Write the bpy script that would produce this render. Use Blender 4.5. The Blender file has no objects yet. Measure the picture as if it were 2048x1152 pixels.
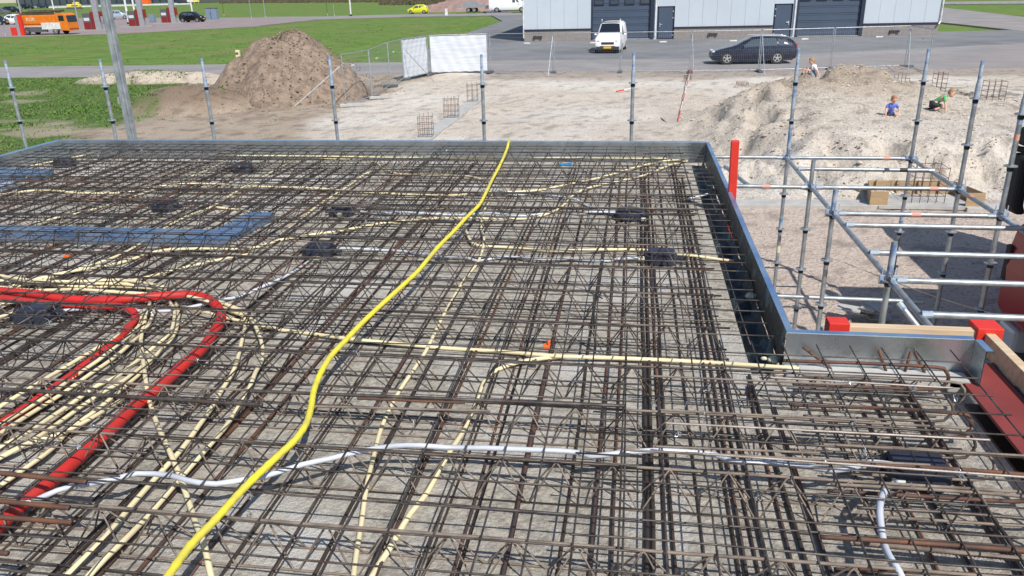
import bpy, math, random
import numpy as np
from mathutils import Vector, Matrix, noise
random.seed(7)
SC = bpy.context.scene
COL = SC.collection
R = math.radians
H = 4.35                                     # height of the lens above the site ground
# ------------------------------------------------------------------ camera
MW = np.array([[0.9885144, 0.1491171, -0.0245636], [0.0311187, -0.3598936, -0.9324742], [-0.1478881, 0.9209998, -0.3604004]])
FPX = 1560.6
cam = bpy.data.cameras.new('camera'); camo = bpy.data.objects.new('camera', cam); COL.objects.link(camo)
cam.sensor_width = 36; cam.lens = FPX / 2048 * 36; cam.clip_start = 0.05; cam.clip_end = 3000
m3 = Matrix((MW[0], -MW[1], -MW[2])).transposed()
camo.matrix_world = Matrix.Translation((0, 0, H)) @ m3.to_4x4()
SC.camera = camo
def at(px, py, z=0.0):
    d = MW.T @ np.array([(px - 1024) / FPX, (py - 576) / FPX, 1.0])
    d = d * ((z - H) / d[2])
    return Vector((d[0], d[1], z))
# ------------------------------------------------------------------ light
SUN = Vector((0.51, -0.715, 1.0)).normalized()
el = math.asin(SUN.z); az = math.atan2(SUN.x, SUN.y)
w = bpy.data.worlds.new('World'); SC.world = w; w.use_nodes = True
nt = w.node_tree; sky = nt.nodes.new('ShaderNodeTexSky'); sky.sky_type = 'NISHITA'; sky.sun_disc = False
sky.sun_elevation = el; sky.sun_rotation = az; sky.air_density = 1.0; sky.dust_density = 0.6; sky.ozone_density = 1.5
bg = nt.nodes['Background']; bg.inputs[1].default_value = 0.11; nt.links.new(sky.outputs[0], bg.inputs[0])
sl = bpy.data.lights.new('sun', 'SUN'); sl.energy = 4.6; sl.angle = R(0.5); sl.color = (1, 0.955, 0.89)
so = bpy.data.objects.new('sun', sl); COL.objects.link(so)
so.rotation_euler = SUN.to_track_quat('Z', 'Y').to_euler()
SC.view_settings.view_transform = 'Standard'; SC.view_settings.look = 'None'; SC.view_settings.gamma = 1
SC.view_settings.exposure = 0.18; SC.view_settings.use_curve_mapping = False
SC.cycles.max_bounces = 6; SC.cycles.use_denoising = True

# ------------------------------------------------------------------ materials
def mat(name, col, rough=0.6, metal=0.0, spec=0.5, col2=None, scale=5.0, detail=4.0, lo=0.35, hi=0.65,
        bump=0.0, bscale=40.0, bdist=0.01, col3=None, scale3=1.0, lo3=0.5, hi3=0.7, vcol=False, stretch=None, rough2=None, glass=False, emit=None):
    m = bpy.data.materials.new(name); m.use_nodes = True
    n = m.node_tree.nodes; L = m.node_tree.links; b = n['Principled BSDF']
    b.inputs['Roughness'].default_value = rough; b.inputs['Metallic'].default_value = metal
    b.inputs['Specular IOR Level'].default_value = spec
    b.inputs['Base Color'].default_value = (*col, 1)
    tc = n.new('ShaderNodeTexCoord'); src = tc.outputs['Object']
    if stretch:
        mp = n.new('ShaderNodeMapping'); mp.inputs['Scale'].default_value = stretch; L.new(src, mp.inputs[0]); src = mp.outputs[0]
    def nz(sc, det=detail, r=0.6):
        t = n.new('ShaderNodeTexNoise'); t.inputs['Scale'].default_value = sc; t.inputs['Detail'].default_value = det
        t.inputs['Roughness'].default_value = r; L.new(src, t.inputs['Vector']); return t.outputs[0]
    def ramp(o, a, c):
        t = n.new('ShaderNodeMapRange'); t.inputs[1].default_value = a; t.inputs[2].default_value = c; L.new(o, t.inputs[0]); return t.outputs[0]
    def mix(f, a, c, mode='MIX'):
        t = n.new('ShaderNodeMix'); t.data_type = 'RGBA'; t.blend_type = mode
        if isinstance(f, float): t.inputs[0].default_value = f
        else: L.new(f, t.inputs[0])
        for i, q in ((6, a), (7, c)):
            if isinstance(q, tuple): t.inputs[i].default_value = (*q, 1)
            else: L.new(q, t.inputs[i])
        return t.outputs[2]
    cur = col
    if vcol:
        a = n.new('ShaderNodeAttribute'); a.attribute_name = 'Col'; cur = a.outputs[0]
    if col2 is not None:
        f = ramp(nz(scale), lo, hi)
        cur = mix(f, cur, col2) if not vcol else mix(1.0, cur, mix(f, col, col2), 'MULTIPLY')
    if col3 is not None:
        f3 = ramp(nz(scale3, 3.0), lo3, hi3); cur = mix(f3, cur, col3)
    if not isinstance(cur, tuple): L.new(cur, b.inputs['Base Color'])
    if bump:
        bp = n.new('ShaderNodeBump'); bp.inputs['Strength'].default_value = bump; bp.inputs['Distance'].default_value = bdist
        L.new(nz(bscale, 6.0, 0.7), bp.inputs['Height']); L.new(bp.outputs[0], b.inputs['Normal'])
    if rough2 is not None:
        t = n.new('ShaderNodeMapRange'); L.new(nz(scale * 1.7), t.inputs[0]); t.inputs[3].default_value = rough; t.inputs[4].default_value = rough2
        t.inputs[1].default_value = .3; t.inputs[2].default_value = .7; L.new(t.outputs[0], b.inputs['Roughness'])
    if emit: b.inputs['Emission Color'].default_value = (*emit, 1); b.inputs['Emission Strength'].default_value = 1
    return m
M = dict(
 ground=mat('site_ground', (1, 1, 1), 0.95, spec=.2, vcol=True, col2=(0.60, 0.57, 0.54), scale=17, detail=12, lo=.47, hi=.72, bump=1.0, bscale=11, bdist=.07),
 heap=mat('brown_soil', (0.34, 0.26, 0.20), 0.95, spec=.2, col2=(0.22, 0.165, 0.125), scale=3.2, detail=12, lo=.4, hi=.6, bump=1, bscale=7, bdist=.14, col3=(0.37, 0.29, 0.225), scale3=5, lo3=.5, hi3=.75),
 clod=mat('sand_clod', (0.56, .49, .41), .95, col2=(.38, .32, .26), scale=2.5),
 palebar=mat('pale_worn_bar', (0.42, 0.38, 0.34), 0.5, metal=.3, col2=(.25, .2, .16), scale=8),
 grass=mat('meadow_grass', (0.145, 0.225, 0.045), 0.9, spec=.2, col2=(0.085, 0.155, 0.03), scale=.55, detail=10, lo=.35, hi=.65, bump=.6, bscale=6, bdist=.08, col3=(0.20, 0.175, 0.075), scale3=.13, lo3=.5, hi3=.76),
 blade=mat('grass_blade', (0.10, 0.19, 0.03), 0.7, spec=.3, col2=(0.13, 0.2, 0.05), scale=.8),
 road=mat('grey_road', (0.22, 0.212, 0.212), 0.92, spec=.25, col2=(0.30, 0.285, 0.28), scale=.35, detail=10, bump=.3, bscale=30, bdist=.01, col3=(.27, .235, .22), scale3=.09, lo3=.45, hi3=.7),
 yard=mat('yard_asphalt', (0.165, 0.17, 0.18), 0.9, spec=.25, col2=(0.215, 0.215, 0.22), scale=.5, detail=9, bump=.25, bscale=40, bdist=.01, col3=(.13, .133, .14), scale3=.12, lo3=.5, hi3=.75),
 pink=mat('pinkish_pavers', (0.29, 0.235, 0.235), 0.9, col2=(0.23, 0.19, 0.19), scale=.4, detail=6),
 kerb=mat('kerb_concrete', (0.33, 0.33, 0.32), 0.9, col2=(.25, .25, .24), scale=3),
 white=mat('white_marking', (0.75, 0.75, 0.73), 0.8, col2=(.5, .5, .49), scale=3),
 slab=mat('precast_concrete', (0.54, 0.495, 0.42), 0.93, spec=.25, col2=(0.33, 0.305, 0.262), scale=34, detail=14, lo=.4, hi=.6, bump=1.0, bscale=60, bdist=.02, col3=(0.62, 0.60, 0.56), scale3=1.4, lo3=.5, hi3=.68),
 footing=mat('footing_concrete', (0.46, 0.45, 0.43), 0.9, col2=(.36, .35, .33), scale=4, detail=8, bump=.3, bscale=30),
 darkbar=mat('black_brown_bar', (0.035, 0.028, 0.026), 0.6, metal=.4, col2=(0.09, 0.065, 0.05), scale=6, detail=6, bump=.5, bscale=260, bdist=.002),
 rebar=mat('dark_rebar', (0.055, 0.045, 0.041), 0.5, metal=.5, col2=(0.19, 0.16, 0.137), scale=9, detail=6, lo=.42, hi=.7, bump=.5, bscale=300, bdist=.002, col3=(0.13, 0.06, 0.032), scale3=1.3, lo3=.6, hi3=.75),
 rust=mat('rusty_rebar', (0.105, 0.052, 0.034), 0.7, metal=.25, col2=(0.22, 0.09, 0.045), scale=6, detail=7, lo=.42, hi=.65, bump=.6, bscale=260, bdist=.002, col3=(0.055, 0.045, 0.045), scale3=.9, lo3=.42, hi3=.6),
 girder=mat('weathered_girder', (0.27, 0.215, 0.17), 0.75, metal=.15, col2=(0.12, 0.095, 0.08), scale=7, detail=6, lo=.4, hi=.62, bump=.4, bscale=200, bdist=.002),
 galv=mat('galvanised_steel', (0.47, 0.50, 0.525), 0.46, metal=.7, col2=(0.29, 0.32, 0.345), scale=9, detail=6, rough2=.6, bump=.08, bscale=30),
 trim=mat('zinc_sheet', (0.62, 0.67, 0.71), 0.22, metal=.92, col2=(0.48, 0.54, 0.58), scale=5, detail=8, rough2=.36, bump=.12, bscale=9, bdist=.01),
 trimtop_sky=mat('zinc_flange_sky_tint', (0.15, 0.27, 0.50), 0.28, metal=.6, col2=(0.30, 0.42, 0.56), scale=4, detail=8, rough2=.45),  # plain zinc; the blue of the reflected sky is put into the base colour
 bluep=mat('worn_blue_paint', (0.11, 0.20, 0.37), 0.55, col2=(0.36, 0.41, 0.46), scale=14, detail=6, lo=.38, hi=.56),
 bolt=mat('dark_painted_shade', (0.03, 0.035, 0.04), 0.6, metal=.3),
 orange=mat('orange_spray', (0.85, 0.16, 0.05), 0.7), 
 cream=mat('cream_conduit', (0.80, 0.70, 0.43), 0.42, col2=(0.66, 0.57, 0.36), scale=3, detail=5),
 wconduit=mat('white_conduit', (0.62, 0.65, 0.71), 0.35, col2=(0.42, 0.45, 0.5), scale=3, detail=5),
 redpipe=mat('red_duct', (0.58, 0.025, 0.02), 0.5, col2=(0.38, 0.03, 0.025), scale=9, detail=8),
 hose=mat('yellow_hose', (0.82, 0.70, 0.03), 0.45, col2=(.58, .50, .08), scale=11, detail=8),
 box=mat('dark_plastic_box', (0.022, 0.026, 0.045), 0.4, col2=(.035, .04, .06), scale=8),
 primer=mat('red_oxide_primer', (0.24, 0.042, 0.036), 0.6, col2=(0.17, 0.032, 0.028), scale=3, detail=7, col3=(.36, .09, .08), scale3=2, lo3=.6, hi3=.75),
 redpaint=mat('signal_red_paint', (0.72, 0.035, 0.02), 0.5, col2=(.55, .03, .02), scale=5),
 timber=mat('pale_timber', (0.66, 0.52, 0.36), 0.75, col2=(0.50, 0.36, 0.22), scale=2.2, detail=5, stretch=(1.2, 14, 14)),
 plywood=mat('plywood', (0.42, 0.30, 0.17), 0.8, col2=(.33, .23, .13), scale=3, stretch=(1, 1, 9)),
 foil_shade=mat('teal_foil_and_shade', (0.016, 0.03, 0.04), 0.4, lo=.55, hi=.7, col2=(0.12, 0.24, 0.25), scale=9, bump=1, bscale=12, bdist=.03),  # teal foil; its near-black tone also paints shade on the right trim
 mortar=mat('mortar_lump', (0.6, 0.6, 0.45), 0.9, bump=.6, bscale=40),
 wire=mat('bright_tie_wire', (0.75, 0.77, 0.8), 0.3, metal=.8),
 panel=mat('white_wall_panel', (0.50, 0.555, 0.61), 0.5, col2=(0.46, 0.51, 0.565), scale=.3),
 brick=mat('grey_brown_brick', (0.27, 0.235, 0.22), 0.9, col2=(.2, .175, .165), scale=4, detail=8),
 joint=mat('mortar_joint', (0.36, .34, .32), 0.9),
 navy=mat('slate_blue_door', (0.063, 0.088, 0.135), 0.45, col2=(.055, .078, .12), scale=.5),
 navyd=mat('dark_door_frame', (0.018, 0.026, 0.05), 0.45),
 win=mat('dark_glass', (0.012, 0.016, 0.024), 0.08, spec=.8), 
 winb=mat('tinted_glass', (0.05, 0.07, 0.09), 0.06, spec=.9),
 black=mat('black_rubber', (0.016, 0.016, 0.017), 0.75), plastic=mat('dark_plastic', (0.03, .032, .036), 0.55),
 carnavy=mat('dark_blue_car_paint', (0.012, 0.016, 0.036), 0.18, spec=.8), carwhite=mat('white_car_paint', (0.80, 0.80, 0.80), 0.25),
 caryellow=mat('yellow_car_paint', (0.62, 0.62, 0.03), 0.3), carblack=mat('black_car_paint', (0.01, .011, .014), 0.2), carsilver=mat('silver_car_paint', (0.42, 0.48, 0.53), 0.3, metal=.4),
 carorange=mat('orange_truck_paint', (0.72, 0.20, 0.015), 0.4, col2=(.62, .16, .015), scale=2), carred=mat('dark_red_cab_paint', (0.32, 0.008, 0.016), 0.3),
 rim=mat('alloy_rim', (0.62, 0.63, 0.65), 0.3, metal=.6), lamp=mat('lamp_lens', (0.55, .58, .62), 0.12), rlamp=mat('red_lamp_lens', (0.5, .01, .012), 0.2),
 plate=mat('yellow_plate', (0.75, 0.42, 0.01), 0.5), banner=mat('white_banner', (0.62, 0.65, 0.69), 0.6, col2=(.50, .53, .58), stretch=(.4, .4, 4), scale=2.5, detail=6, bump=.4, bscale=3, bdist=.05),  # banner's darker bands paint in the shading of its wrinkles
 grey=mat('grey_paint', (0.30, 0.31, 0.33), 0.6, col2=(.24, .25, .27), scale=3), greyd=mat('dark_grey_paint', (0.09, .095, .105), 0.6), bluegrey=mat('blue_grey_paint', (0.17, .23, .31), .6),
 pinkm=mat('faded_pink_mark', (.62, .32, .26), .7),
 dred=mat('pump_red', (0.2, .016, .016), .5), rock=mat('pebble', (0.40, .36, .33), .9, col2=(.28, .25, .23), scale=7), brush=mat('dark_scrub', (0.05, .055, .03), .9, col2=(.12, .09, .05), scale=.8, detail=8, bump=1, bscale=3, bdist=.3),
 skin=mat('skin', (0.62, 0.36, 0.26), 0.5), hairb=mat('blond_hair', (0.36, .24, .11), .7, col2=(.25, .15, .07), scale=60), hairr=mat('ginger_hair', (0.36, .15, .06), .7),
 tgrey=mat('grey_vest', (0.16, .18, .22), .8), twhite=mat('white_sleeve', (.7, .72, .72), .8), tblue=mat('blue_polo', (0.09, .15, .55), .8), tgreen=mat('green_shirt', (0.07, .38, .13), .8),
 jeans=mat('denim', (0.10, .17, .26), .8), dark=mat('dark_cloth', (0.03, .035, .05), .8), eye=mat('eye_dark', (0.03, .02, .015), .3),
 blue=mat('bright_blue_plastic', (0.01, .28, .62), .4), orangep=mat('orange_plastic', (.85, .13, .02), .5), yel=mat('machine_yellow', (.75, .6, .12), .5), brickw=mat('paver_stack', (.33, .22, .19), .9, col2=(.24, .16, .14), scale=1.5, detail=8, bump=.6, bscale=3, bdist=.1),
)
# corrugation (wave bump) for pipes is real geometry below
# ------------------------------------------------------------------ mesh helpers
class MB:
    def __init__(s): s.v = []; s.f = []; s.mi = []; s.m = 0
    def add(s, vs, fs):
        o = len(s.v); s.v += [tuple(p) for p in vs]; s.f += [tuple(i + o for i in f) for f in fs]; s.mi += [s.m] * len(fs); return s
    def box(s, c, d, rz=0.0, taper=1.0, rx=0.0, ry=0.0):
        x, y, z = (q / 2 for q in d); mt = Matrix.Translation(c) @ Matrix.Rotation(rz, 4, 'Z') @ Matrix.Rotation(ry, 4, 'Y') @ Matrix.Rotation(rx, 4, 'X')
        vs = [mt @ Vector((a * x * (taper if k > 0 else 1), b * y * (taper if k > 0 else 1), k * z)) for k in (-1, 1) for a, b in ((-1, -1), (1, -1), (1, 1), (-1, 1))]
        return s.add(vs, [(3, 2, 1, 0), (4, 5, 6, 7), (0, 1, 5, 4), (1, 2, 6, 5), (2, 3, 7, 6), (3, 0, 4, 7)])
    def tube(s, pts, r, n=6, cap=True):
        pts = [Vector(p) for p in pts]; k = len(pts); vs = []; fs = []
        rr = r if isinstance(r, (list, tuple)) else [r] * k
        up = None
        for i, p in enumerate(pts):
            t = (pts[min(i + 1, k - 1)] - pts[max(i - 1, 0)])
            t = t.normalized() if t.length > 1e-9 else Vector((0, 0, 1))
            if up is None: up = Vector((0, 0, 1)) if abs(t.z) < .9 else Vector((1, 0, 0))
            a = t.cross(up)
            if a.length < 1e-4: a = t.orthogonal()
            a.normalize(); b = a.cross(t).normalized(); up = b
            for j in range(n):
                q = 2 * math.pi * j / n; vs.append(p + (a * math.cos(q) + b * math.sin(q)) * rr[i])
        for i in range(k - 1):
            for j in range(n): fs.append((i * n + j, i * n + (j + 1) % n, (i + 1) * n + (j + 1) % n, (i + 1) * n + j))
        if cap: fs.append(tuple(range(n))[::-1]); fs.append(tuple((k - 1) * n + j for j in range(n)))
        return s.add(vs, fs)
    def lathe(s, c, prof, n=16, axis=(0, 0, 1)):
        q = Vector((0, 0, 1)).rotation_difference(Vector(axis)); vs = []; fs = []; k = len(prof); c = Vector(c)
        for r, h in prof:
            for j in range(n):
                t = 2 * math.pi * j / n; vs.append(c + q @ Vector((r * math.cos(t), r * math.sin(t), h)))
        for i in range(k - 1):
            for j in range(n): fs.append((i * n + j, i * n + (j + 1) % n, (i + 1) * n + (j + 1) % n, (i + 1) * n + j))
        fs.append(tuple(range(n))[::-1]); fs.append(tuple((k - 1) * n + j for j in range(n)))
        return s.add(vs, fs)
    def prism(s, poly, z0, z1, mt=None):
        n = len(poly); vs = [Vector((x, y, z0)) for x, y in poly] + [Vector((x, y, z1)) for x, y in poly]
        if mt: vs = [mt @ v for v in vs]
        return s.add(vs, [tuple(range(n))[::-1], tuple(range(n, 2 * n))] + [(i, (i + 1) % n, n + (i + 1) % n, n + i) for i in range(n)])
    def loft(s, rings, cap=True):
        n = len(rings[0]); vs = [p for r in rings for p in r]; fs = []
        for i in range(len(rings) - 1):
            for j in range(n): fs.append((i * n + j, i * n + (j + 1) % n, (i + 1) * n + (j + 1) % n, (i + 1) * n + j))
        if cap: fs += [tuple(range(n))[::-1], tuple((len(rings) - 1) * n + j for j in range(n))]
        return s.add(vs, fs)
    def ball(s, c, r, n=8, k=6, sc=(1, 1, 1)):
        pr = [(max(1e-4, math.sin(math.pi * i / k)), -math.cos(math.pi * i / k)) for i in range(k + 1)]; vs = []; fs = []
        for a, h in pr:
            for j in range(n):
                t = 2 * math.pi * j / n; vs.append((c[0] + r * sc[0] * a * math.cos(t), c[1] + r * sc[1] * a * math.sin(t), c[2] + r * sc[2] * h))
        for i in range(k):
            for j in range(n): fs.append((i * n + j, i * n + (j + 1) % n, (i + 1) * n + (j + 1) % n, (i + 1) * n + j))
        return s.add(vs, fs)
    def build(s, name, material, parent=None, smooth=False, bevel=0.0, local=True, label=None):
        me = bpy.data.meshes.new(name); me.from_pydata(s.v, [], s.f)
        for mm in (material if isinstance(material, (list, tuple)) else [material]): me.materials.append(mm)
        if isinstance(material, (list, tuple)): me.polygons.foreach_set('material_index', s.mi)
        me.update()
        if smooth:
            me.polygons.foreach_set('use_smooth', [True] * len(me.polygons))
            if smooth != 'all':
                try: me.set_sharp_from_angle(angle=R(40))
                except Exception: pass
        o = bpy.data.objects.new(name, me); COL.objects.link(o)
        if parent is not None: o.parent = parent
        if bevel:
            b = o.modifiers.new('bevel', 'BEVEL'); b.width = bevel; b.segments = 2; b.limit_method = 'ANGLE'; b.angle_limit = R(35)
        if label: o['label'] = label
        return o
def tag(o, label, cat, group=None, kind=None):
    if label: o['label'] = label
    if cat: o['category'] = cat
    if group: o['group'] = group
    if kind: o['kind'] = kind
    return o
def thing(name, label, cat, loc=(0, 0, 0), rz=0.0, group=None):
    o = bpy.data.objects.new(name, None); COL.objects.link(o); o.location = loc; o.rotation_euler = (0, 0, rz); o.empty_display_size = .1
    return tag(o, label, cat, group)
def struct(o): o['kind'] = 'structure'; return o
def dup(r0, loc=None, rz=None, label=None):
    r = r0.copy(); COL.objects.link(r)
    if loc is not None: r.location = loc
    if rz is not None: r.rotation_euler = (0, 0, rz)
    if label: r['label'] = label
    for ch in list(r0.children):
        c = ch.copy(); COL.objects.link(c); c.parent = r
        for g in list(ch.children):
            d = g.copy(); COL.objects.link(d); d.parent = c
    return r
def smooth_path(pts, step=0.06):
    P = [Vector(p) for p in pts]; P = [P[0] * 2 - P[1]] + P + [P[-1] * 2 - P[-2]]; out = []
    for i in range(1, len(P) - 2):
        a, b, c, d = P[i - 1:i + 3]; n = max(2, int((c - b).length / step))
        for k in range(n):
            t = k / n; out.append(0.5 * ((2 * b) + (c - a) * t + (2 * a - 5 * b + 4 * c - d) * t * t + (3 * b - a - 3 * c + d) * t ** 3))
    out.append(P[-2]); return out
def sst(a, b, x):
    t = min(1, max(0, (x - a) / (b - a))); return t * t * (3 - 2 * t)

# ================================================================== SETTING
# base meadow sheet
g = MB(); N = 40
xs = [-900, -400, -200] + [-120 + 8 * i for i in range(31)] + [200, 400, 900]; ys = [-60, -10, 10] + [30 + 8 * i for i in range(24)] + [320, 500, 900, 1600]
for j, y in enumerate(ys):
    for i, x in enumerate(xs): g.v.append((x, y, -0.14))
for j in range(len(ys) - 1):
    for i in range(len(xs) - 1):
        a = j * len(xs) + i; g.f.append((a, a + 1, a + 1 + len(xs), a + len(xs))); g.mi.append(0)
struct(g.build('ground', M['grass']))
# site ground: one relief sheet with mounds, sand, brown soil, weeds, gravel
def mound(x, y, cx, cy, rx, ry, h, p=1.0):
    d = ((x - cx) / rx) ** 2 + ((y - cy) / ry) ** 2
    return h * max(0.0, 1 - d) ** p if d < 1 else 0.0
def nz(x, y, s, o=3, k=0.0): return noise.fractal(Vector((x * s, y * s, k)), 1.0, 2.1, o)
def hgt(x, y):
    n1 = nz(x, y, .35, 3, 3.1); n2 = nz(x, y, 1.7, 4, 9.2)
    rough = .35
    bx = sst(1.0, 5.2, x) * (1 - sst(10.2, 12.8, x + n1 * .6))
    by = sst(16.9, 20.2, y + n1 * .7 + n2 * .25) * (1 - sst(24.5, 30, y))
    z = 0.92 * bx * by
    z += 1.12 * math.exp(-(((x - 7.0) / 2.2) ** 2 + ((y - 28.0) / 2.6) ** 2)) ** .8
    if bx * by > .02: sl_ = bx * by * (1 - bx * by) * 4; z += sl_ * (.34 * (1 - abs(nz(x, y * .35, 1.1, 4, 6.6)) * 2.5) - .12)
    z += 0.35 * math.exp(-(((x - 3.8) / 2.2) ** 2 + ((y - 25.5) / 2.5) ** 2))
    if z > .1: rough = 1.0
    z += mound(x, y, -26.5, 40.6, 4.3, 1.5, .55, .8) + mound(x, y, -21.5, 40.2, 3, 1.2, .3, .8)
    z += mound(x, y, -18.3, 30.6, 3.2, 2.4, .9, .9)
    e = sst(-13, -10.5, x) * (1 - sst(13.5, 16, x))
    z += .12 * e * sst(20, 26, y) * (n1 + .3)
    if x > 9.5 and 24 < y < 34: z += .16 * abs(nz(x, y, .9, 4, 1.7)) * sst(9.5, 12, x); rough = .8
    if y < 16.6: rough = .3
    z += (.05 * n2 + .02 * nz(x, y, 5.5, 3, 4.4)) * rough
    return z - .015
DX = .15; X0, X1, Y0, Y1 = -46, 26, 1.5, 43.2
def cell(n):
    return n
nx = int((X1 - X0) / DX) + 1; ny = int((Y1 - Y0) / DX) + 1
vs = []; cols = []
C_sand = np.array((.60, .535, .455)); C_sand2 = np.array((.68, .63, .56)); C_soil = np.array((.43, .355, .28)); C_dark = np.array((.25, .185, .135))
C_grav = np.array((.60, .50, .425)); C_weed = np.array((.075, .15, .03)); C_weed2 = np.array((.13, .155, .055)); C_rd = np.array((.40, .345, .30))
for j in range(ny):
    y = Y0 + j * DX
    for i in range(nx):
        x = X0 + i * DX; z = hgt(x, y)
        n1 = nz(x, y, .22, 4, 7.7); n2 = nz(x, y, 1.1, 4, 2.2); n3 = nz(x, y, 3.1, 3, 5.5)
        c = C_sand * (1 - sst(-.2, .5, n1)) + C_sand2 * sst(-.2, .5, n1)
        s = sst(-10.2, -11.6, x + n1 * 1.2 + max(0, (24 - y)) * -.35) ; c = c * (1 - s) + C_soil * s
        md = min(1, mound(x, y, -18.3, 30.6, 3.4, 2.6, 1.6)); c = c * (1 - md) + C_dark * md
        if s > .5: c = c * (1 - .5 * sst(.1, .5, n2)) + C_dark * .5 * sst(.1, .5, n2)
        s = (1 - sst(16.2, 17.2, y + n2 * .3)); c = c * (1 - s) + C_grav * s
        s = .9 * math.exp(-((((x - 6.4) / 3.2) ** 2 + ((y - 26.8) / 2.9) ** 2)) ** 2) * (1 if y < 33 else 0); c = c * (1 - s) + np.array((.40, .325, .245)) * s
        s = sst(38.5, 40.5, y + n1 * .8) * sst(-9, -7, x); c = c * (1 - s) + C_rd * s
        wx = x + (y - 22) * .36 + n1 * 3.2 + n2 * 1.1                      # weeds to the left
        s = sst(-16.2, -19.0, wx)
        m = mound(x, y, -26.5, 40.6, 4.6, 1.7, 1) + mound(x, y, -21.5, 40.2, 3.2, 1.3, 1)
        if m > 0: s *= 1 - min(1, m * 3); c = C_soil * .75 + C_sand * .4
        wc = C_weed * (1 - sst(-.1, .4, n3)) + C_weed2 * sst(-.1, .4, n3)
        wc = wc * (1 - .6 * sst(.15, .5, n1 - (y - 24) * .01)) + C_soil * .6 * sst(.15, .5, n1 - (y - 24) * .01)
        c = c * (1 - s) + wc * s
        if x > 9.5 and 22 < y < 36: t = .45 * sst(.12, .32, n2); c = c * (1 - t)
        t = .35 * sst(.2, .55, n3) * (1 if s < .4 else 0); c = c * (1 - t)
        vs.append((x, y, z)); cols.append((*c, 1))
fs = [(j * nx + i, j * nx + i + 1, (j + 1) * nx + i + 1, (j + 1) * nx + i) for j in range(ny - 1) for i in range(nx - 1)]
me = bpy.data.meshes.new('sand'); me.from_pydata(vs, [], fs); me.materials.append(M['ground'])
ca = me.color_attributes.new('Col', 'FLOAT_COLOR', 'POINT'); ca.data.foreach_set('color', np.array(cols, dtype=np.float32).ravel())
me.polygons.foreach_set('use_smooth', [True] * len(me.polygons)); me.update()
o = bpy.data.objects.new('sand_ground', me); COL.objects.link(o); struct(o)
# small stones on the bare ground
rs = MB()
def stone(b, x, y, z, r):
    vs = [(x + r * random.uniform(.7, 1.2) * dx, y + r * random.uniform(.7, 1.2) * dy, z + r * .6 * dz) for dx, dy, dz in ((1, 0, 0), (0, 1, 0), (-1, 0, 0), (0, -1, 0), (0, 0, 1), (0, 0, -1))]
    b.add(vs, [(0, 1, 4), (1, 2, 4), (2, 3, 4), (3, 0, 4), (1, 0, 5), (2, 1, 5), (3, 2, 5), (0, 3, 5)])
for i in range(7000):
    if i < 4500: x, y = random.uniform(.8, 9), random.uniform(8.5, 17.5)
    else: x, y = random.uniform(-13, 14), random.uniform(16, 40)
    stone(rs, x, y, hgt(x, y) + .004, random.uniform(.006, .02) * (1 if i < 4500 else 1.7) * (2.2 if random.random() < .03 else 1))
tag(rs.build('pebbles', M['rock']), 'loose pebbles strewn over the bare building site ground', 'pebbles', kind='stuff')
# weeds and grass blades
gb = MB()
def tuft(x, y, z, h, n):
    for k in range(n):
        a = random.uniform(0, 6.28); l = h * random.uniform(.5, 1.2); wd = .012 + h * .09; ox, oy = x + random.uniform(-.12, .12), y + random.uniform(-.12, .12)
        dx, dy = math.cos(a), math.sin(a)
        gb.add([(ox - dy * wd, oy + dx * wd, z), (ox + dy * wd, oy - dx * wd, z), (ox + dx * l * .5 + dy * wd * .6, oy + dy * l * .5 - dx * wd * .6, z + l * .75), (ox + dx * l, oy + dy * l, z + l * .8)], [(0, 1, 2, 3)])
cnt = 0
while cnt < 15000:
    x = random.uniform(-42, -11.5); y = random.uniform(14, 43)
    n1 = nz(x, y, .22, 4, 7.7); n2 = nz(x, y, 1.1, 4, 2.2); wx = x + (y - 22) * .36 + n1 * 3.2 + n2 * 1.1
    if wx > -17.2 and random.random() > .03: continue
    if random.random() < sst(.15, .5, n1 - (y - 24) * .01) * .7: cnt += .3; continue
    cnt += 1; tuft(x, y, hgt(x, y) - .01, .05 + .09 * max(0, nz(x, y, .6, 2, 8.8)) + (.06 if random.random() < .05 else 0), 4)
for i in range(6000):
    x = random.uniform(-75, -2); y = random.uniform(50.6, 110)
    if nz(x, y, .12, 3, 2.2) > -.1: tuft(x, y, -.14, random.uniform(.05, .11), 3)
tag(gb.build('grass_blades', M['blade']), 'short green grass and weeds growing beside the site and the field path', 'grass', kind='stuff')

def sheet(name, pts, z, m, th=.12):
    poly = [(p.x, p.y) for p in pts]
    ar = sum(poly[i][0] * poly[(i + 1) % len(poly)][1] - poly[(i + 1) % len(poly)][0] * poly[i][1] for i in range(len(poly)))
    if ar < 0: poly = poly[::-1]
    return struct(MB().prism(poly, z - th, z).build(name, m))
V = lambda x, y: Vector((x, y, 0))
sheet('road', [V(-160, 43.0), V(26.2, 43.0), V(26.2, 42.2), V(60, 40), V(60, 58), V(34, 66), V(24, 57.5), V(3.8, 49.6), V(-7.3, 50.1), V(-25, 50.2), V(-160, 50.6)], .0, M['road'], .2)
sheet('yard', [V(-14.5, 49.9), V(-7.3, 50.12), V(3.8, 49.62), V(24, 57.52), V(31.5, 64), V(30.5, 73), V(24.4, 72), V(24.4, 84), V(-11, 84), V(-11, 100), V(-15.2, 120), V(-26, 160), V(-30, 160), V(-18, 110), V(-17.2, 80), V(-16.0, 62)], .004, M['yard'], .2)
# joint line (kerb) between the road and the yard, low concrete strip
kb = MB(); kp = [V(-14, 50.0), V(-7.3, 50.15), V(3.8, 49.65), V(12, 53.0), V(24, 57.55)]
for a, b in zip(kp, kp[1:]):
    d = (b - a); kb.box(((a.x + b.x) / 2, (a.y + b.y) / 2, .0), (d.length, .14, .03), math.atan2(d.y, d.x))
struct(kb.build('road_kerb', M['kerb']))
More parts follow.
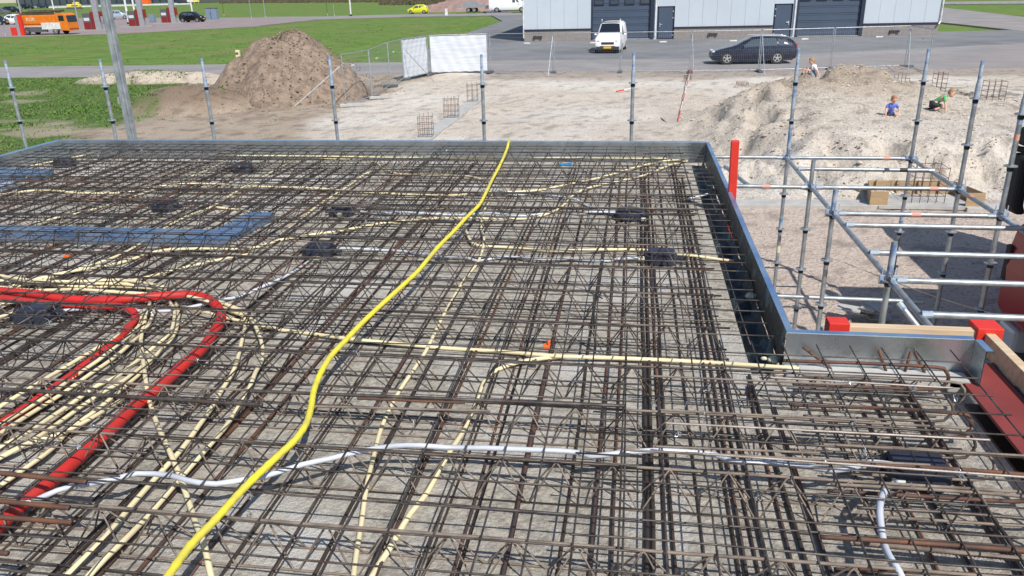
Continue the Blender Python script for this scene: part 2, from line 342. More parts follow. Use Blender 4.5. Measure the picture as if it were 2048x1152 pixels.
# road far right with grass islands and dashes
sheet('side_road', [at(1878, 14), at(2048, 34), at(2300, 60), at(2300, 92), at(2048, 62), at(1878, 44)], .004, M['road'])
sheet('side_road', [at(1700, 6), at(1878, 8), at(2300, 6), at(2300, -2), at(1878, 3.5), at(1700, 2)], .0, M['road'])
dm = MB()
for k in range(9):
    a = at(1890 + k * 19, 8.2 - k * .35); b = at(1899 + k * 19, 8.0 - k * .35); d = b - a
    dm.box(((a.x + b.x) / 2, (a.y + b.y) / 2, .02), (d.length, .35, .01), math.atan2(d.y, d.x))
struct(dm.build('road_marking', M['white']))
# petrol station forecourt and the far road
sheet('forecourt', [at(-250, 80), at(0, 73), at(240, 66), at(520, 51), at(640, 38), at(640, 34), at(500, 35), at(240, 36), at(0, 36), at(-250, 42)], .0, M['pink'])
sheet('far_road', [at(500, 34), at(640, 38), at(800, 33.5), at(1043, 30), at(1043, 25.5), at(800, 29), at(640, 33)], .01, M['road'])
# stacked piles: large brown heap
def heap(name, label, cx, cy, rx, ry, h, m, seed, pw=1.0, cat='soil heap', flat=.0):
    b = MB(); n = 110
    for j in range(n + 1):
        for i in range(n + 1):
            u = i / n * 2 - 1; v2 = j / n * 2 - 1; x = cx + u * rx * 1.15; y = cy + v2 * ry * 1.15
            a = math.atan2(v2, u); rr = math.hypot(u, v2) * 1.15 / (1 + .12 * math.sin(a * 2 + seed) + .07 * math.sin(a * 5 + seed * 2))
            z = h * max(0, 1 - min(1, rr) ** 1.25) ** pw; z = min(z, h * (1 - flat) + .12 * nz(x, y, 1, 2, seed))
            if rr < 1: z += (.30 * nz(x, y, .8, 5, seed) + .09 * nz(x, y, 3.1, 4, seed)) * min(1, (1 - rr) * 5)
            b.v.append((x, y, z - .06 if rr < 1 else -.2))
    for j in range(n):
        for i in range(n):
            a = j * (n + 1) + i; b.f.append((a, a + 1, a + n + 2, a + n + 1)); b.mi.append(0)
    return tag(b.build(name, m, smooth='all'), label, cat)
heap('soil_heap', 'large brown heap of excavated soil on the field beside the mesh fence', -15.2, 34.0, 3.2, 4.2, 3.0, M['heap'], 1.3, .85, flat=.1)
cl = MB()
for i in range(1100):
    a = random.uniform(0, 6.28); r = random.random() ** .7 * 5.2; x = -15.4 + r * math.cos(a); y = 34.0 + r * math.sin(a); rr = math.hypot((x + 14.95) / 4.0, (y - 34) / 4.6)
    z = max(hgt(x, y), 2.95 * max(0, 1 - min(1, rr) ** 1.25) ** .95 - .05)
    stone(cl, x, y, z, random.uniform(.02, .065) * (1.6 if random.random() < .05 else 1))
tag(cl.build('soil_clods', M['heap']), 'clods of brown earth scattered over and around the big heap', 'clods', kind='stuff')
cl = MB()
for i in range(6000):
    x = random.uniform(1.5, 13); y = random.uniform(16.8, 32); stone(cl, x, y, hgt(x, y), random.uniform(.012, .05) * (1.8 if random.random() < .04 else 1))
tag(cl.build('sand_clods', M['clod']), 'small lumps of sand scattered over the sand bank and the gravel mound', 'clods', kind='stuff')
# ================================================================== INDUSTRIAL HALL
BX0, BX1, BY, BH, BD = -9.35, 23.2, 68.3, 8.2, 30
hall = thing('industrial_hall', 'long white clad industrial hall with slate blue roller doors and brick plinth', 'building', (0, 0, 0))
wl = MB()
gaps = [(-3.75, 1.35, 4.9), (1.6, 3.0, 2.55), (10.75, 12.2, 2.55), (12.5, 17.6, 4.9)]
edges = [BX0] + [q for gp in gaps for q in gp[:2]] + [BX1]
for a, b in zip(edges[0::2], edges[1::2]):
    k = max(1, round((b - a) / 1.1)); 
    for i in range(k):
        x0 = a + (b - a) * i / k; x1 = a + (b - a) * (i + 1) / k
        if x1 - x0 > .4: wl.box(((x0 + x1) / 2, BY, (BH + .95) / 2), (x1 - x0 - .012, .12, BH - .95))
        else: wl.box(((x0 + x1) / 2, BY, BH / 2), (x1 - x0, .12, BH))
for a, b, h in gaps: wl.box(((a + b) / 2, BY, (BH + h) / 2), (b - a - .004, .118, BH - h))
for i in range(26): wl.box((BX0 + .06, BY + .75 + i * 1.1 + .1, (BH + .95) / 2), (.12, 1.088, BH - .95)); wl.box((BX1 - .06, BY + .75 + i * 1.1 + .1, (BH + .95) / 2), (.12, 1.088, BH - .95))
wl.build('wall', M['panel'], hall)
inner = MB(); inner.box(((BX0 + BX1) / 2, BY + 15, BH / 2 - .05), (BX1 - BX0 - .5, 29, BH - .2)); inner.build('roof', M['grey'], hall)
pl = MB()
for a, b in zip(edges[0::2], edges[1::2]):
    if b - a > .6: pl.box(((a + b) / 2, BY + .02, .42), (b - a, .2, .84))
pl.box((BX0 + .1, BY + 14.6, .42), (.2, 28.9, .84)); pl.box((BX1 - .1, BY + 14.6, .42), (.2, 28.9, .84))
plo = pl.build('brick_plinth', M['brick'], hall)
for a, b in zip(edges[0::2], edges[1::2]):
    if b - a > .6:
        jt = MB()
        for k in range(8): jt.box(((a + b) / 2, BY - .083, .1 + k * .1), (b - a, .006, .018))
        for k in range(8):
            xx = a + (.11 if k % 2 else .22)
            while xx < b - .05: jt.box((xx, BY - .083, .05 + k * .1), (.016, .006, .082)); xx += .44
        jt.build('brick_joints', M['joint'], hall)
for a, b in zip(edges[0::2], edges[1::2]):
    if b - a > .6: st = MB(); st.box(((a + b) / 2, BY - .06, .9), (b - a, .2, .1)); st.build('sill_strip', M['navyd'], hall)
def rollerdoor(a, b, h):
    d = MB(); n = 9; ph = h / n
    for i in range(n): d.box(((a + b) / 2, BY + .16, ph * (i + .5)), (b - a, .06, ph - .015)); d.box(((a + b) / 2, BY + .14, ph * (i + .5)), (b - a, .07, ph * .45))
    dd = d.build('roller_door', M['navy'], hall)
    f = MB(); f.box((a + .06, BY + .02, h / 2), (.12, .26, h)); f.box((b - .14, BY + .02, h / 2), (.28, .26, h)); f.box(((a + b) / 2 - .08, BY + .02, h - .06), (b - a - .41, .24, .12)); f.build('door_frame', M['navyd'], dd)
    wz = 2.95 if h > 3 else 2
    for k in range(4):
        x = a + .62 + k * ((b - a - 1.4) / 3); q = MB(); q.box((x, BY + .09, wz), (.78, .06, .44)); fr = q.build('window', M['navyd'], dd)
        q = MB(); q.box((x, BY + .055, wz), (.62, .02, .28)); q.build('pane', M['winb'], fr)
    q = MB(); q.box(((a + b) / 2 - .06, BY - .03, .05), (b - a - .5, .36, .06)); q.build('threshold', M['kerb'], dd)
for a, b, h in (gaps[0], gaps[3]): rollerdoor(a, b, h)
def pdoor(a, b, h, side):
    q = MB(); q.box(((a + b) / 2, BY + .1, h / 2), (b - a, .1, h)); fr = q.build('door', M['navyd'], hall)
    q = MB(); q.box(((a + b) / 2, BY + .03, h / 2), (b - a - .28, .05, h - .16)); q.build('door_leaf', M['navy'], fr)
    hx = a + .25 if side < 0 else b - .25
    q = MB(); q.box((hx, BY - .02, 1.1), (.06, .04, .3)); q.tube([(hx, BY - .06, 1.15), (hx - side * .18, BY - .06, 1.15)], .018, 6); q.build('handle', M['rim'], fr)
    for z in (.3, h - .9, h - .4): q = MB(); q.box((b - .12 if side < 0 else a + .12, BY - .015, z), (.09, .03, .09)); q.build('hinge', M['rim'], fr)
pdoor(1.6, 3.0, 2.55, -1); pdoor(10.75, 12.2, 2.55, 1)
for x in (1.47, 12.35, BX1 + .05, BX0 - .04):
    q = MB(); q.tube([(x, BY - .16, BH), (x, BY - .16, .25 if abs(x) < 13 else 1.0)], .055, 8)
    if x > 20: q.tube([(x, BY - .16, 1.0), (x - .15, BY - .3, .8)], .06, 8)
    q.build('downpipe', M['white'], hall, smooth=True)
for x in (-8.2, 6.1, 20.0):
    q = MB(); q.box((x, BY - .14, .35), (.7, .12, .12)); q.box((x - .28, BY - .16, .33), (.16, .14, .2)); q.box((x + .28, BY - .16, .33), (.16, .14, .16)); q.build('wall_vent', M['bolt'], hall)
# ================================================================== DECK
ZM, ZT, ZS = H - 1.58, H - 1.55, H - 1.745
# outline of the precast slab: right part (nearer than the notch) is wider
deck = thing('floor_deck', 'precast concrete floor slab under the reinforcement, framed by zinc edge trim', 'floor slab', (0, 0, 0))
NY = 3.5
pe = [-6.62, -5.4, -4.2, -3.0, -1.8, -.6]
def slab_piece(poly, name='slab'):
    b = MB(); b.prism(poly, ZS - .24, ZS); return b.build(name, M['slab'], deck)
g_ = .004
ysp = [-.6, .62, 1.8, 3.0, 4.2, 5.4, 6.6, 8.2]
for i, (a, b) in enumerate(zip(ysp, ysp[1:])):
    if b <= 3.01: slab_piece([(-6.6, a + g_), (1.40, a + g_), (1.40, b - g_), (-6.6, b - g_)])
    elif a < 3.1: slab_piece([(-6.6, a + g_), (1.40, a + g_), (1.40, NY - .06), (.59, NY - .06), (.59, b - g_), (-6.6, b - g_)])
    else: slab_piece([(-6.6, a + g_), (.59, a + g_), (.59, b - g_), (-6.6, b - g_)])
under = MB(); under.box((-3.0, 3.8, ZS - .262), (7.3, 8.9, .03)); under.box((1.05, 1.4, ZS - .262), (1.0, 4.1, .03)); under.build('bearing_layer', M['greyd'], deck)
def trimpiece(p, q, side, name='edge_trim', m='trim', par=deck, ht=.21, fl=.055, cap=0.0):
    # p,q top inner edge; side = outward normal sign (left of direction p->q is +1)
    p = Vector((*p, 0)); q = Vector((*q, 0)); d = (q - p).normalized(); n = Vector((-d.y, d.x, 0)) * side
    b = MB(); L = (q - p).length; k = max(1, int(L / .5))
    prof = [(0, ZT - ht), (0, ZT - .004), (.001, ZT), (fl, ZT + .001), (fl + .002, ZT - .018), (fl, ZT - .018), (fl - .002, ZT - .003), (.006, ZT - .004), (.003, ZT - .02), (.003, ZT - ht)]
    rings = []
    for i in range(k + 1):
        c = p + d * (L * i / k); wob = (random.uniform(-.002, .002) if 0 < i < k else 0)
        rings.append([c + n * (u + wob) + Vector((0, 0, z)) for u, z in prof])
    b.loft(rings, cap=False); b.mi = [1 if (i % 10) in (2, 3, 4) else 0 for i in range(len(b.f))]; o = b.build(name, [M[m], M['trimtop_sky']], par); return o
trimpiece((-6.65, 8.27), (.742, 8.27), 1, fl=.045)
trimpiece((.742, 8.27), (.742, 3.53), 1, m='foil_shade', fl=.034)  # bare zinc too; dark foil material stands in for shade on the inner face
trimpiece((.742, NY), (1.565, NY), 1, fl=.035)
trimpiece((1.565, NY - .002), (1.565, 3.375), 1, fl=.03)
b = MB(); b.box((1.14, NY - .05, 2.615), (.8, .09, .046)); b.box((1.5, NY - .05, 2.60), (.1, .09, .06)); b.build('mortar_bed', M['footing'], deck, bevel=.008)
trimpiece((-6.65, -.6), (-6.65, 8.27), 1)
# teal foil and mortar between slab edge and trim
fo = MB(); k = 46
for s, (x0, x1) in enumerate(((.60, .69),)):
    pr = []
    for i in range(k + 1):
        y = 3.55 + (8.2 - 3.55) * i / k; a = random.uniform(-.03, .03)
        pr.append([Vector((.57 + a * .3, y, ZS - .15)), Vector((.61 + a, y, ZS - .03 + random.uniform(-.04, .02))), Vector((.70 + a * .5, y, ZS - .06 + random.uniform(-.02, .03))), Vector((.728, y, ZS + .02 + random.uniform(-.03, .04)))])
    vs = [p for r in pr for p in r]; fs = [(i * 4 + j, i * 4 + j + 1, i * 4 + j + 5, i * 4 + j + 4) for i in range(k) for j in range(3)]
    fo.add(vs, fs)
fo.build('foil_strip', M['foil_shade'], deck, smooth='all')
gp = MB(); gp.box((.645, 5.85, ZS - .2), (.16, 4.7, .02)); gp.build('gap_shade', M['bolt'], deck)  # dark strip standing in for the shade deep in the gap
for (px, py) in ((1508, 592), (1540, 720), (1572, 718), (1655, 732), (1720, 742), (1880, 738), (1905, 740)):
    c = at(px, py, ZS + .01); m_ = MB()
    for q in range(5): m_.ball((c.x + random.uniform(-.03, .03), c.y + random.uniform(-.015, .015), c.z), random.uniform(.012, .025), 6, 4, (1.3, .9, .7))
    m_.build('mortar', M['mortar'], deck, smooth='all')
# ---- stair opening formwork (zinc channel with the reflected sky tinted in) left
op = thing('opening_trim', 'L shaped zinc formwork of the stair opening lying under the mesh at left', 'edge trim', (-2.9, 4.85, ZS))
def loc(o, e):
    for vtx in o.data.vertices: vtx.co -= e.location
b = MB(); b.box((-4.95, 5.27, ZS + .035), (3.76, .12, .06)); q = b.build('front_channel', M['trimtop_sky'], op, bevel=.004); loc(q, op)
b = MB(); b.box((-3.03, 5.53, ZS + .035), (.22, .62, .058), -.08); q = b.build('side_channel', M['trimtop_sky'], op, bevel=.004); loc(q, op)
b = MB(); b.box((-4.9, 5.13, ZS + .012), (3.9, .13, .02)); q = b.build('foot_flange', M['trim'], op); loc(q, op)
op2 = MB(); op2.box((-6.35, 7.15, ZS + .05), (.75, .16, .08)); tag(op2.build('opening_trim', M['trimtop_sky'], bevel=.004), 'short zinc channel of the stair opening near the left deck edge', 'edge trim')
op3 = MB(); op3.box((-6.25, 6.65, ZS + .04), (.5, .25, .07)); tag(op3.build('formwork_box', M['bluep'], bevel=.004), 'blue steel box in front of the short zinc channel at left', 'formwork')

# ---- bars
def bar(x0, y0, z0, x1, y1, z1, r, n=6, wob=.004, seg=.6, mb=None):
    a = Vector((x0, y0, z0)); c = Vector((x1, y1, z1)); L = (c - a).length; k = max(2, int(L / seg)); pts = []
    d = (c - a).normalized(); s = d.cross(Vector((0, 0, 1)))
    for i in range(k + 1):
        p = a.lerp(c, i / k)
        if 0 < i < k: p = p + s * random.uniform(-wob, wob) + Vector((0, 0, random.uniform(-wob, wob) * .7))
        pts.append(p)
    b = mb or MB(); b.tube(pts, r, n); return b
def ribbed(x0, x1, y, z, r, slope=0.0):
    # near ribbed bars: real ribs as slightly thicker rings
    b = MB(); pts = []; rr = []; L = x1 - x0; k = int(L / .0055)
    for i in range(k + 1):
        t = i / k; pts.append((x0 + L * t, y + slope * L * t + .003 * math.sin(t * 5), z + .003 * math.sin(t * 9))); rr.append(r * (1.13 if i % 2 else .93))
    b.tube(pts, rr, 6); return b
mats_def = [
 ('far left corner of the deck', -6.58, -4.1, 5.6, 8.2, 0), ('left deck edge above the stair opening trim', -6.58, -4.15, 3.1, 5.9, .05), ('near left corner under the red ducts', -6.55, -4.1, .35, 3.35, .02),
 ('far side between the two left scaffold posts', -4.35, -1.9, 5.65, 8.2, .04), ('middle left of the deck around the first junction boxes', -4.3, -1.85, 3.15, 5.9, .09), ('near left part crossed by both red ducts', -4.3, -1.75, .35, 3.38, .055),
 ('far side crossed by the end of the yellow hose', -2.05, .69, 5.7, 8.22, .01), ('middle right of the deck beside the dark trim gap', -2.0, .69, 3.42, 5.95, .06), ('foreground crossed by the yellow hose', -1.95, .05, .35, 3.6, .03), ('near right corner beside the red steel beam', -.15, 1.46, .35, 3.46, .095)]
for (lab, x0, x1, y0, y1, ph) in mats_def:
    t = thing('welded_mesh', 'dark welded reinforcement mesh, ' + lab, 'rebar mesh', ((x0 + x1) / 2, (y0 + y1) / 2, ZM), 0, 'reinforcement mesh mats on the deck')
    cx, cy = (x0 + x1) / 2, (y0 + y1) / 2; sk = random.uniform(-.006, .006)
    y = y0 + ph + .02
    while y < y1:
        if 2.1 > y: b = ribbed(x0 - cx + random.uniform(-.02, .02), x1 - cx, y - cy, .004, .0034, sk)
        else:
            b = bar(x0 - cx + random.uniform(-.03, .03), y - cy, .004, x1 - cx + random.uniform(-.0, .02) - (.03 if x1 > .6 else 0) * random.random(), y - cy + sk * (x1 - x0), .004, .0033 if y < 5 else .0038, 6)
        b.build('cross_bar', M['rebar'], t, smooth='all'); y += .15
    x = x0 + ph * .9 + .05
    while x < x1:
        b = bar(x - cx, y0 - cy, -.005, x - cx - sk * (y1 - y0) + random.uniform(-.006, .006), (y1 if not (x1 > 1 and x > .7) else NY - .05) - cy, -.005, .0035, 6)
        b.build('length_bar', M['rebar'], t, smooth='all'); x += .145
# ---- lattice girders
ys_g = [.62, 1.06, 1.5, 1.94, 2.38, 2.77, 3.16, 3.63, 4.06, 4.5, 4.93, 5.36, 5.8, 6.22, 6.65, 7.08, 7.5, 7.92]
nth = ['first', 'second', 'third', 'fourth', 'fifth', 'sixth', 'seventh', 'eighth', 'ninth', 'tenth', 'eleventh', 'twelfth', 'thirteenth', 'fourteenth', 'fifteenth', 'sixteenth', 'seventeenth', 'eighteenth', 'nineteenth', 'twentieth']
for gi, y in enumerate(ys_g):
    xe = 1.3 if y < 3.4 else .5; x0 = -6.5; hgt_g = .155; zt = ZM - .017
    t = thing('lattice_girder', 'zigzag lattice girder across the slab, %s row counted from the near edge' % nth[gi], 'lattice girder', (x0, y, ZS), 0, 'lattice girders cast in the slab')
    mt_ = M['girder'] if y < 3.0 else M['rebar']
    zo = zt - ZS
    bar(0, 0, zo, xe - x0, random.uniform(-.01, .01), zo, .0055, 6).build('top_chord', mt_, t, smooth='all')
    off = random.uniform(0, .2)
    for s in (-1, 1):
        bar(0, s * .055, .006, xe - x0, s * .055, .006, .004, 5).build('bottom_chord', mt_, t, smooth='all')
        b = MB(); pts = []; n = int((xe - x0 - off) / .1)
        for i in range(n + 1):
            x = off + i * .1; up = i % 2 == 1
            if up: pts += [(x - .008, s * .008, zo - .006), (x, s * .006, zo + .002), (x + .008, s * .008, zo - .006)]
            else: pts += [(x - .006, s * (.056), .004), (x + .006, s * (.056), .004)]
        b.tube(pts, .0034, 5); b.build('zigzag', mt_, t, smooth='all')
# ---- loose lower bars lying on the slab (seen as rusty dark stripes)
xs_b = []; x = -6.3
while x < -.3: xs_b.append(x); x += random.choice([.09, .12, .15, .17, .14, .16])
xs_b += [-.2, -.09, -.02, .08, .16, .27, .36, .43, .52, .6, .67, .76, .87, .98, 1.1, 1.24]
for x in xs_b:
    ye = 8.1 if x < .5 else 3.4
    y0 = random.choice([.3, .3, .3, random.uniform(.3, 2.4)]) if x > -5 else .3; y1 = ye - random.choice([0, .1, .3, random.uniform(0, 2.5)])
    r = random.choice([.006, .006, .008, .008, .0045]); dx = random.uniform(-.05, .05)
    nb = 2 if random.random() < .35 else 1
    for q in range(nb):
        b = bar(0, 0, 0, dx + q * .01, (y1 - y0), 0, r, 6, .006)
        o = b.build('reinforcing_bar', M['rust'] if random.random() < .45 else M['darkbar'], smooth='all'); o.location = (x + q * .022, y0 + random.uniform(0, .3) * q, ZS + r + .004 + .001 * q)
        tag(o, 'thick rusty reinforcing bar lying low on the slab, running away from the viewer', 'reinforcing bar', 'loose reinforcing bars low on the slab')
# lower cross bars (thin, dark)
y = .45
while y < 8.1:
    x0 = -6.5 if random.random() < .5 else random.uniform(-6.5, -1); xe = (1.3 if y < 3.4 else .52) - (0 if random.random() < .6 else random.uniform(0, 2))
    b = bar(0, 0, 0, xe - x0, random.uniform(-.02, .02), 0, .004, 5, .005); o = b.build('reinforcing_bar', M['rebar'], smooth='all'); o.location = (x0, y, ZS + .024)
    tag(o, 'thin dark reinforcing bar lying crosswise just above the slab', 'reinforcing bar', 'thin crosswise bars low on the slab'); y += random.choice([.3, .45, .6])
# thick top bars
def topbar(p, q, r, lab, m='rebar', z=None, rib=True):
    a = at(*p, z or ZM + .012); c = at(*q, z or ZM + .012); d = c - a; k = int(d.length / .007) if rib else 6
    b = MB(); pts = [d * (i / k) for i in range(k + 1)]; b.tube(pts, [r * (1.1 if i % 2 else .94) for i in range(k + 1)] if rib else r, 7)
    o = b.build('reinforcing_bar', M[m], smooth='all'); o.location = a; return tag(o, lab, 'reinforcing bar')
topbar((-60, 774), (525, 810), .0085, 'thick dark ribbed bar on top of the mesh crossing both red ducts')
topbar((500, 782), (1250, 812), .0075, 'dark ribbed bar on top of the mesh passing under the yellow hose')
topbar((-60, 940), (172, 964), .0085, 'rusty ribbed bar end on the mesh at the left, above the white conduit', 'rust')
topbar((-60, 996), (138, 1016), .0085, 'rusty ribbed bar end on the mesh between two similar ends at left', 'rust')
topbar((-60, 1030), (143, 1045), .0085, 'rusty ribbed bar end on the mesh over the lower end of the red duct', 'rust')
topbar((-40, 1100), (16, 1107), .0085, 'short rusty bar end in the lower left corner', 'rust')
topbar((715, 797), (930, 806), .005, 'thin orange rusted bar lying on the mesh right of the yellow hose', 'rust')
topbar((610, 812), (980, 822), .005, 'thin rusted bar just below the orange rusted one on the mesh', 'girder')
topbar((30, 362), (240, 366), .007, 'rusty bar across the far left mesh behind the first junction boxes', 'rust')
topbar((130, 396), (360, 400), .006, 'rusty bar across the far left mesh in front of its parallel neighbour', 'rust')
for k_, ((a, b_, c, d_), lab) in enumerate([((1540, 755, 1905, 776), 'nearest to the notch trim'), ((1300, 752, 1700, 770), 'second behind the cream conduit'), ((1320, 820, 1750, 842), 'crossing the pale bars left of the hooks'), ((1330, 846, 1980, 880), 'long one ending at the dark gap'), ((1250, 900, 1860, 930), 'above the white conduit'), ((1670, 890, 2060, 912), 'near the red beam'), ((1370, 905, 2060, 955), 'over the dark box'), ((1310, 893, 1640, 906), 'parallel to the white conduit')]):
    topbar((a, b_), (c, d_), .0045, 'pale worn bar on the right hand mesh, ' + lab, 'girder' if k_ % 3 else 'palebar')
# hairpin bars at the right edge, hooks toward the dark gap
for i in range(17):
    y = 3.3 - i * .135 + random.uniform(-.02, .02); L = random.uniform(.55, .75); xe = 1.30 + random.uniform(0, .12); r = .006 if i % 3 else .008
    pts = [(0, 0, 0), (L * .5, .004, .002), (L - .06, 0, 0), (L - .02, -.004, -.012), (L, -.006, -.05), (L - .02, -.008, -.09), (L - .07, -.01, -.105), (L * .45, -.012, -.108), (.05, -.012, -.11)]
    b = MB(); b.tube(smooth_path(pts, .02), r, 7); o = b.build('hairpin_bar', M['rust'] if i % 3 == 0 else M['girder' if i % 2 else 'rebar'], smooth='all'); o.location = (xe - L, y, ZM - .02)
    tag(o, 'U shaped hairpin bar with its bend toward the red steel beam', 'hairpin bar', 'hairpin bars along the right slab edge')
for i in range(7):
    y = 1.15 + i * .17; x = .72 + random.uniform(-.05, .1); L = random.uniform(.5, .7)
    b = MB(); k = 90; b.tube([(L * j / k, 0, 0) for j in range(k + 1)], [.0085 * (1.1 if j % 2 else .93) for j in range(k + 1)], 7)
    o = b.build('reinforcing_bar', M['rust' if i % 2 else 'girder'], smooth='all'); o.location = (x, y, ZS + .06 + .02 * (i % 3)); o.rotation_euler = (0, 0, random.uniform(-.05, .03))
    tag(o, 'short thick ribbed bar lying under the mesh between the hairpin bars', 'reinforcing bar', 'short thick bars between the hairpins')
# vertical starter rod, small hooks
b = MB(); c = at(1190, 705, ZS); b.tube([c, c + Vector((.0, 0, .05)), c + Vector((-.01, .01, .21)), c + Vector((-.012, .012, .33))], [.007, .007, .005, .004], 6)
tag(b.build('starter_bar', M['bolt'], smooth='all'), 'thin black rod standing upright out of the mesh behind the cream conduit', 'rod')
b = MB(); c = at(1205, 597, ZM + .02); b.tube([at(1170, 580, ZM + .03), c], .004, 5); tag(b.build('wire_offcut', M['bolt']), 'short black wire offcut lying slanted on the mesh', 'wire')
# rusty brackets in the notch
for k_, (p, q, lab) in enumerate((((1618, 690), (1665, 732), 'leaning left'), ((1768, 686), (1764, 733), 'standing upright'), ((1838, 695), (1796, 735), 'leaning right'), ((1842, 690), (1843, 740), 'upright beside the leaning one'))):
    a = at(*p, ZM - .02); c = at(*q, ZS + .01); a.y = c.y = NY - .03; a.z = ZM - .03
    a.x = at(*p, ZT).x; b = MB(); b.tube([a, c], .007, 7); tag(b.build('rusty_rod', M['rust'], smooth='all'), 'rusty rod against the zinc trim of the notch, ' + lab, 'rod')
# ---- tie wires
for i in range(75):
    if i < 45: x, y = random.uniform(.1, 1.4) if i < 25 else random.uniform(-3.5, .5), random.uniform(1.2, 3.4)
    else: x, y = random.uniform(-6, .5), random.uniform(3.4, 7.9)
    if i == 0: 
        b = MB()
        for q in range(3):
            p = [(random.uniform(-.018, .018), random.uniform(-.018, .018), random.uniform(-.008, .03)) for _ in range(4)]; b.tube(smooth_path(p, .01), .0012, 4)
        b.tube(smooth_path([(0, 0, 0), (.006, .01, .03), (-.012, .02, .045)], .01), .0013, 4); w0 = b.build('tie_wire', M['wire']); o = w0
        tag(o, 'bright twisted tie wire knotted round crossing bars', 'tie wire', 'tie wires on the mesh')
    else: o = w0.copy(); COL.objects.link(o)
    o.location = (x, y, ZM + .006); o.rotation_euler = (0, 0, random.uniform(0, 6.28)); s = random.uniform(.45, .85); o.scale = (s, s, s)
# ---- conduits: traced runs at slab height
def run(name, pts, r, m, lab, cat, z=None, lift=.012, ringp=None, grp=None, zs=None):
    z = ZS + r + .012 if z is None else z; P = []
    for i, p in enumerate(pts):
        zz = z + (lift * math.sin(i * 1.7 + len(pts)) if lift else 0) if zs is None else zs[i]; P.append(at(p[0], p[1], zz))
    S = smooth_path(P, ringp or .05); b = MB(); rr = r
    if ringp: rr = [r * (1.08 if i % 2 else .93) for i in range(len(S))]
    o0 = S[0].copy(); b.tube([p - o0 for p in S], rr, 9); o = b.build(name, M[m], smooth='all'); o.location = o0
    return tag(o, lab, cat, grp)
G_ = 'cream conduits laid between the bars'
cr = lambda pts, lab, r=.0095, z=None: run('electrical_conduit', pts, r, 'cream', 'cream conduit ' + lab, 'conduit', z=z, grp=G_)
cr([(430, 610), (470, 625), (540, 655), (620, 667), (700, 678), (800, 688), (900, 697), (1000, 703), (1110, 712), (1250, 717), (1400, 724), (1540, 733), (1600, 738)], 'running nearly straight to the notch corner under the yellow hose', .0105)
cr([(985, 385), (968, 422), (962, 453), (968, 480), (957, 522), (925, 565), (882, 640), (850, 705), (800, 780), (765, 850), (746, 918), (733, 973), (723, 1044), (712, 1112), (704, 1180)], 'running down the middle from the yellow hose to the bottom edge')
cr([(1130, 713), (1105, 715), (1060, 720), (1018, 730), (982, 747), (966, 768), (956, 800), (940, 835), (925, 865), (902, 900), (877, 942), (854, 986), (820, 1028), (796, 1068), (775, 1104), (757, 1130), (735, 1170)], 'branching off the long straight one and turning down to the bottom edge', .0105)
cr([(930, 455), (939, 478), (957, 491), (1020, 495), (1100, 502), (1160, 500), (1230, 499), (1290, 500), (1340, 507), (1400, 513), (1440, 519), (1468, 522)], 'curling right past the second dark box to the slab edge')
cr([(0, 388), (90, 380), (160, 386), (250, 385), (310, 374), (390, 367), (500, 372), (560, 374), (620, 376), (700, 382), (800, 388), (900, 391), (960, 385), (1060, 382), (1120, 372), (1200, 355), (1270, 335), (1330, 322), (1385, 318)], 'crossing the whole far part from the left edge to the far right corner')
cr([(1110, 422), (1130, 408), (1143, 393), (1165, 380), (1200, 370), (1240, 362), (1290, 350), (1340, 330), (1375, 322)], 'forking at a sharp bend toward the far right corner')
cr([(640, 318), (740, 322), (770, 340), (800, 348), (850, 350), (900, 350), (940, 353), (975, 362)], 'short wavy one behind the long crossing one')
cr([(170, 303), (240, 309), (400, 311), (600, 312), (800, 315), (1000, 317), (1140, 316), (1250, 317), (1385, 317)], 'running along the inside of the far trim', .008)
cr([(0, 580), (60, 562), (130, 545), (230, 528), (290, 510), (330, 500), (420, 497), (500, 497), (560, 480), (620, 470), (690, 460), (760, 447), (850, 438), (930, 436), (1020, 438), (1070, 435), (1112, 421)], 'sweeping from the left edge up to the sharp bend', .0105)
cr([(-30, 588), (60, 566), (150, 540), (250, 505), (340, 450), (380, 430), (420, 415), (470, 385), (500, 365), (540, 345), (590, 318)], 'long diagonal one behind the stair opening trim')
cr([(455, 318), (410, 342), (340, 368), (270, 392), (200, 415), (130, 432), (70, 445)], 'thin diagonal one in the far left quarter', .008)
cr([(760, 338), (730, 348), (700, 370), (640, 408), (600, 440), (560, 470)], 'pale diagonal one behind the middle dark box', .008)
cr([(20, 340), (60, 332), (110, 322), (180, 308)], 'thin short one in the far left corner', .007)
cr([(430, 414), (470, 419), (500, 422)], 'stub beside the blue end of the stair opening trim')
cr([(500, 508), (440, 519), (390, 530), (330, 545), (270, 560), (200, 575)], 'crossing in front of the stair opening trim')
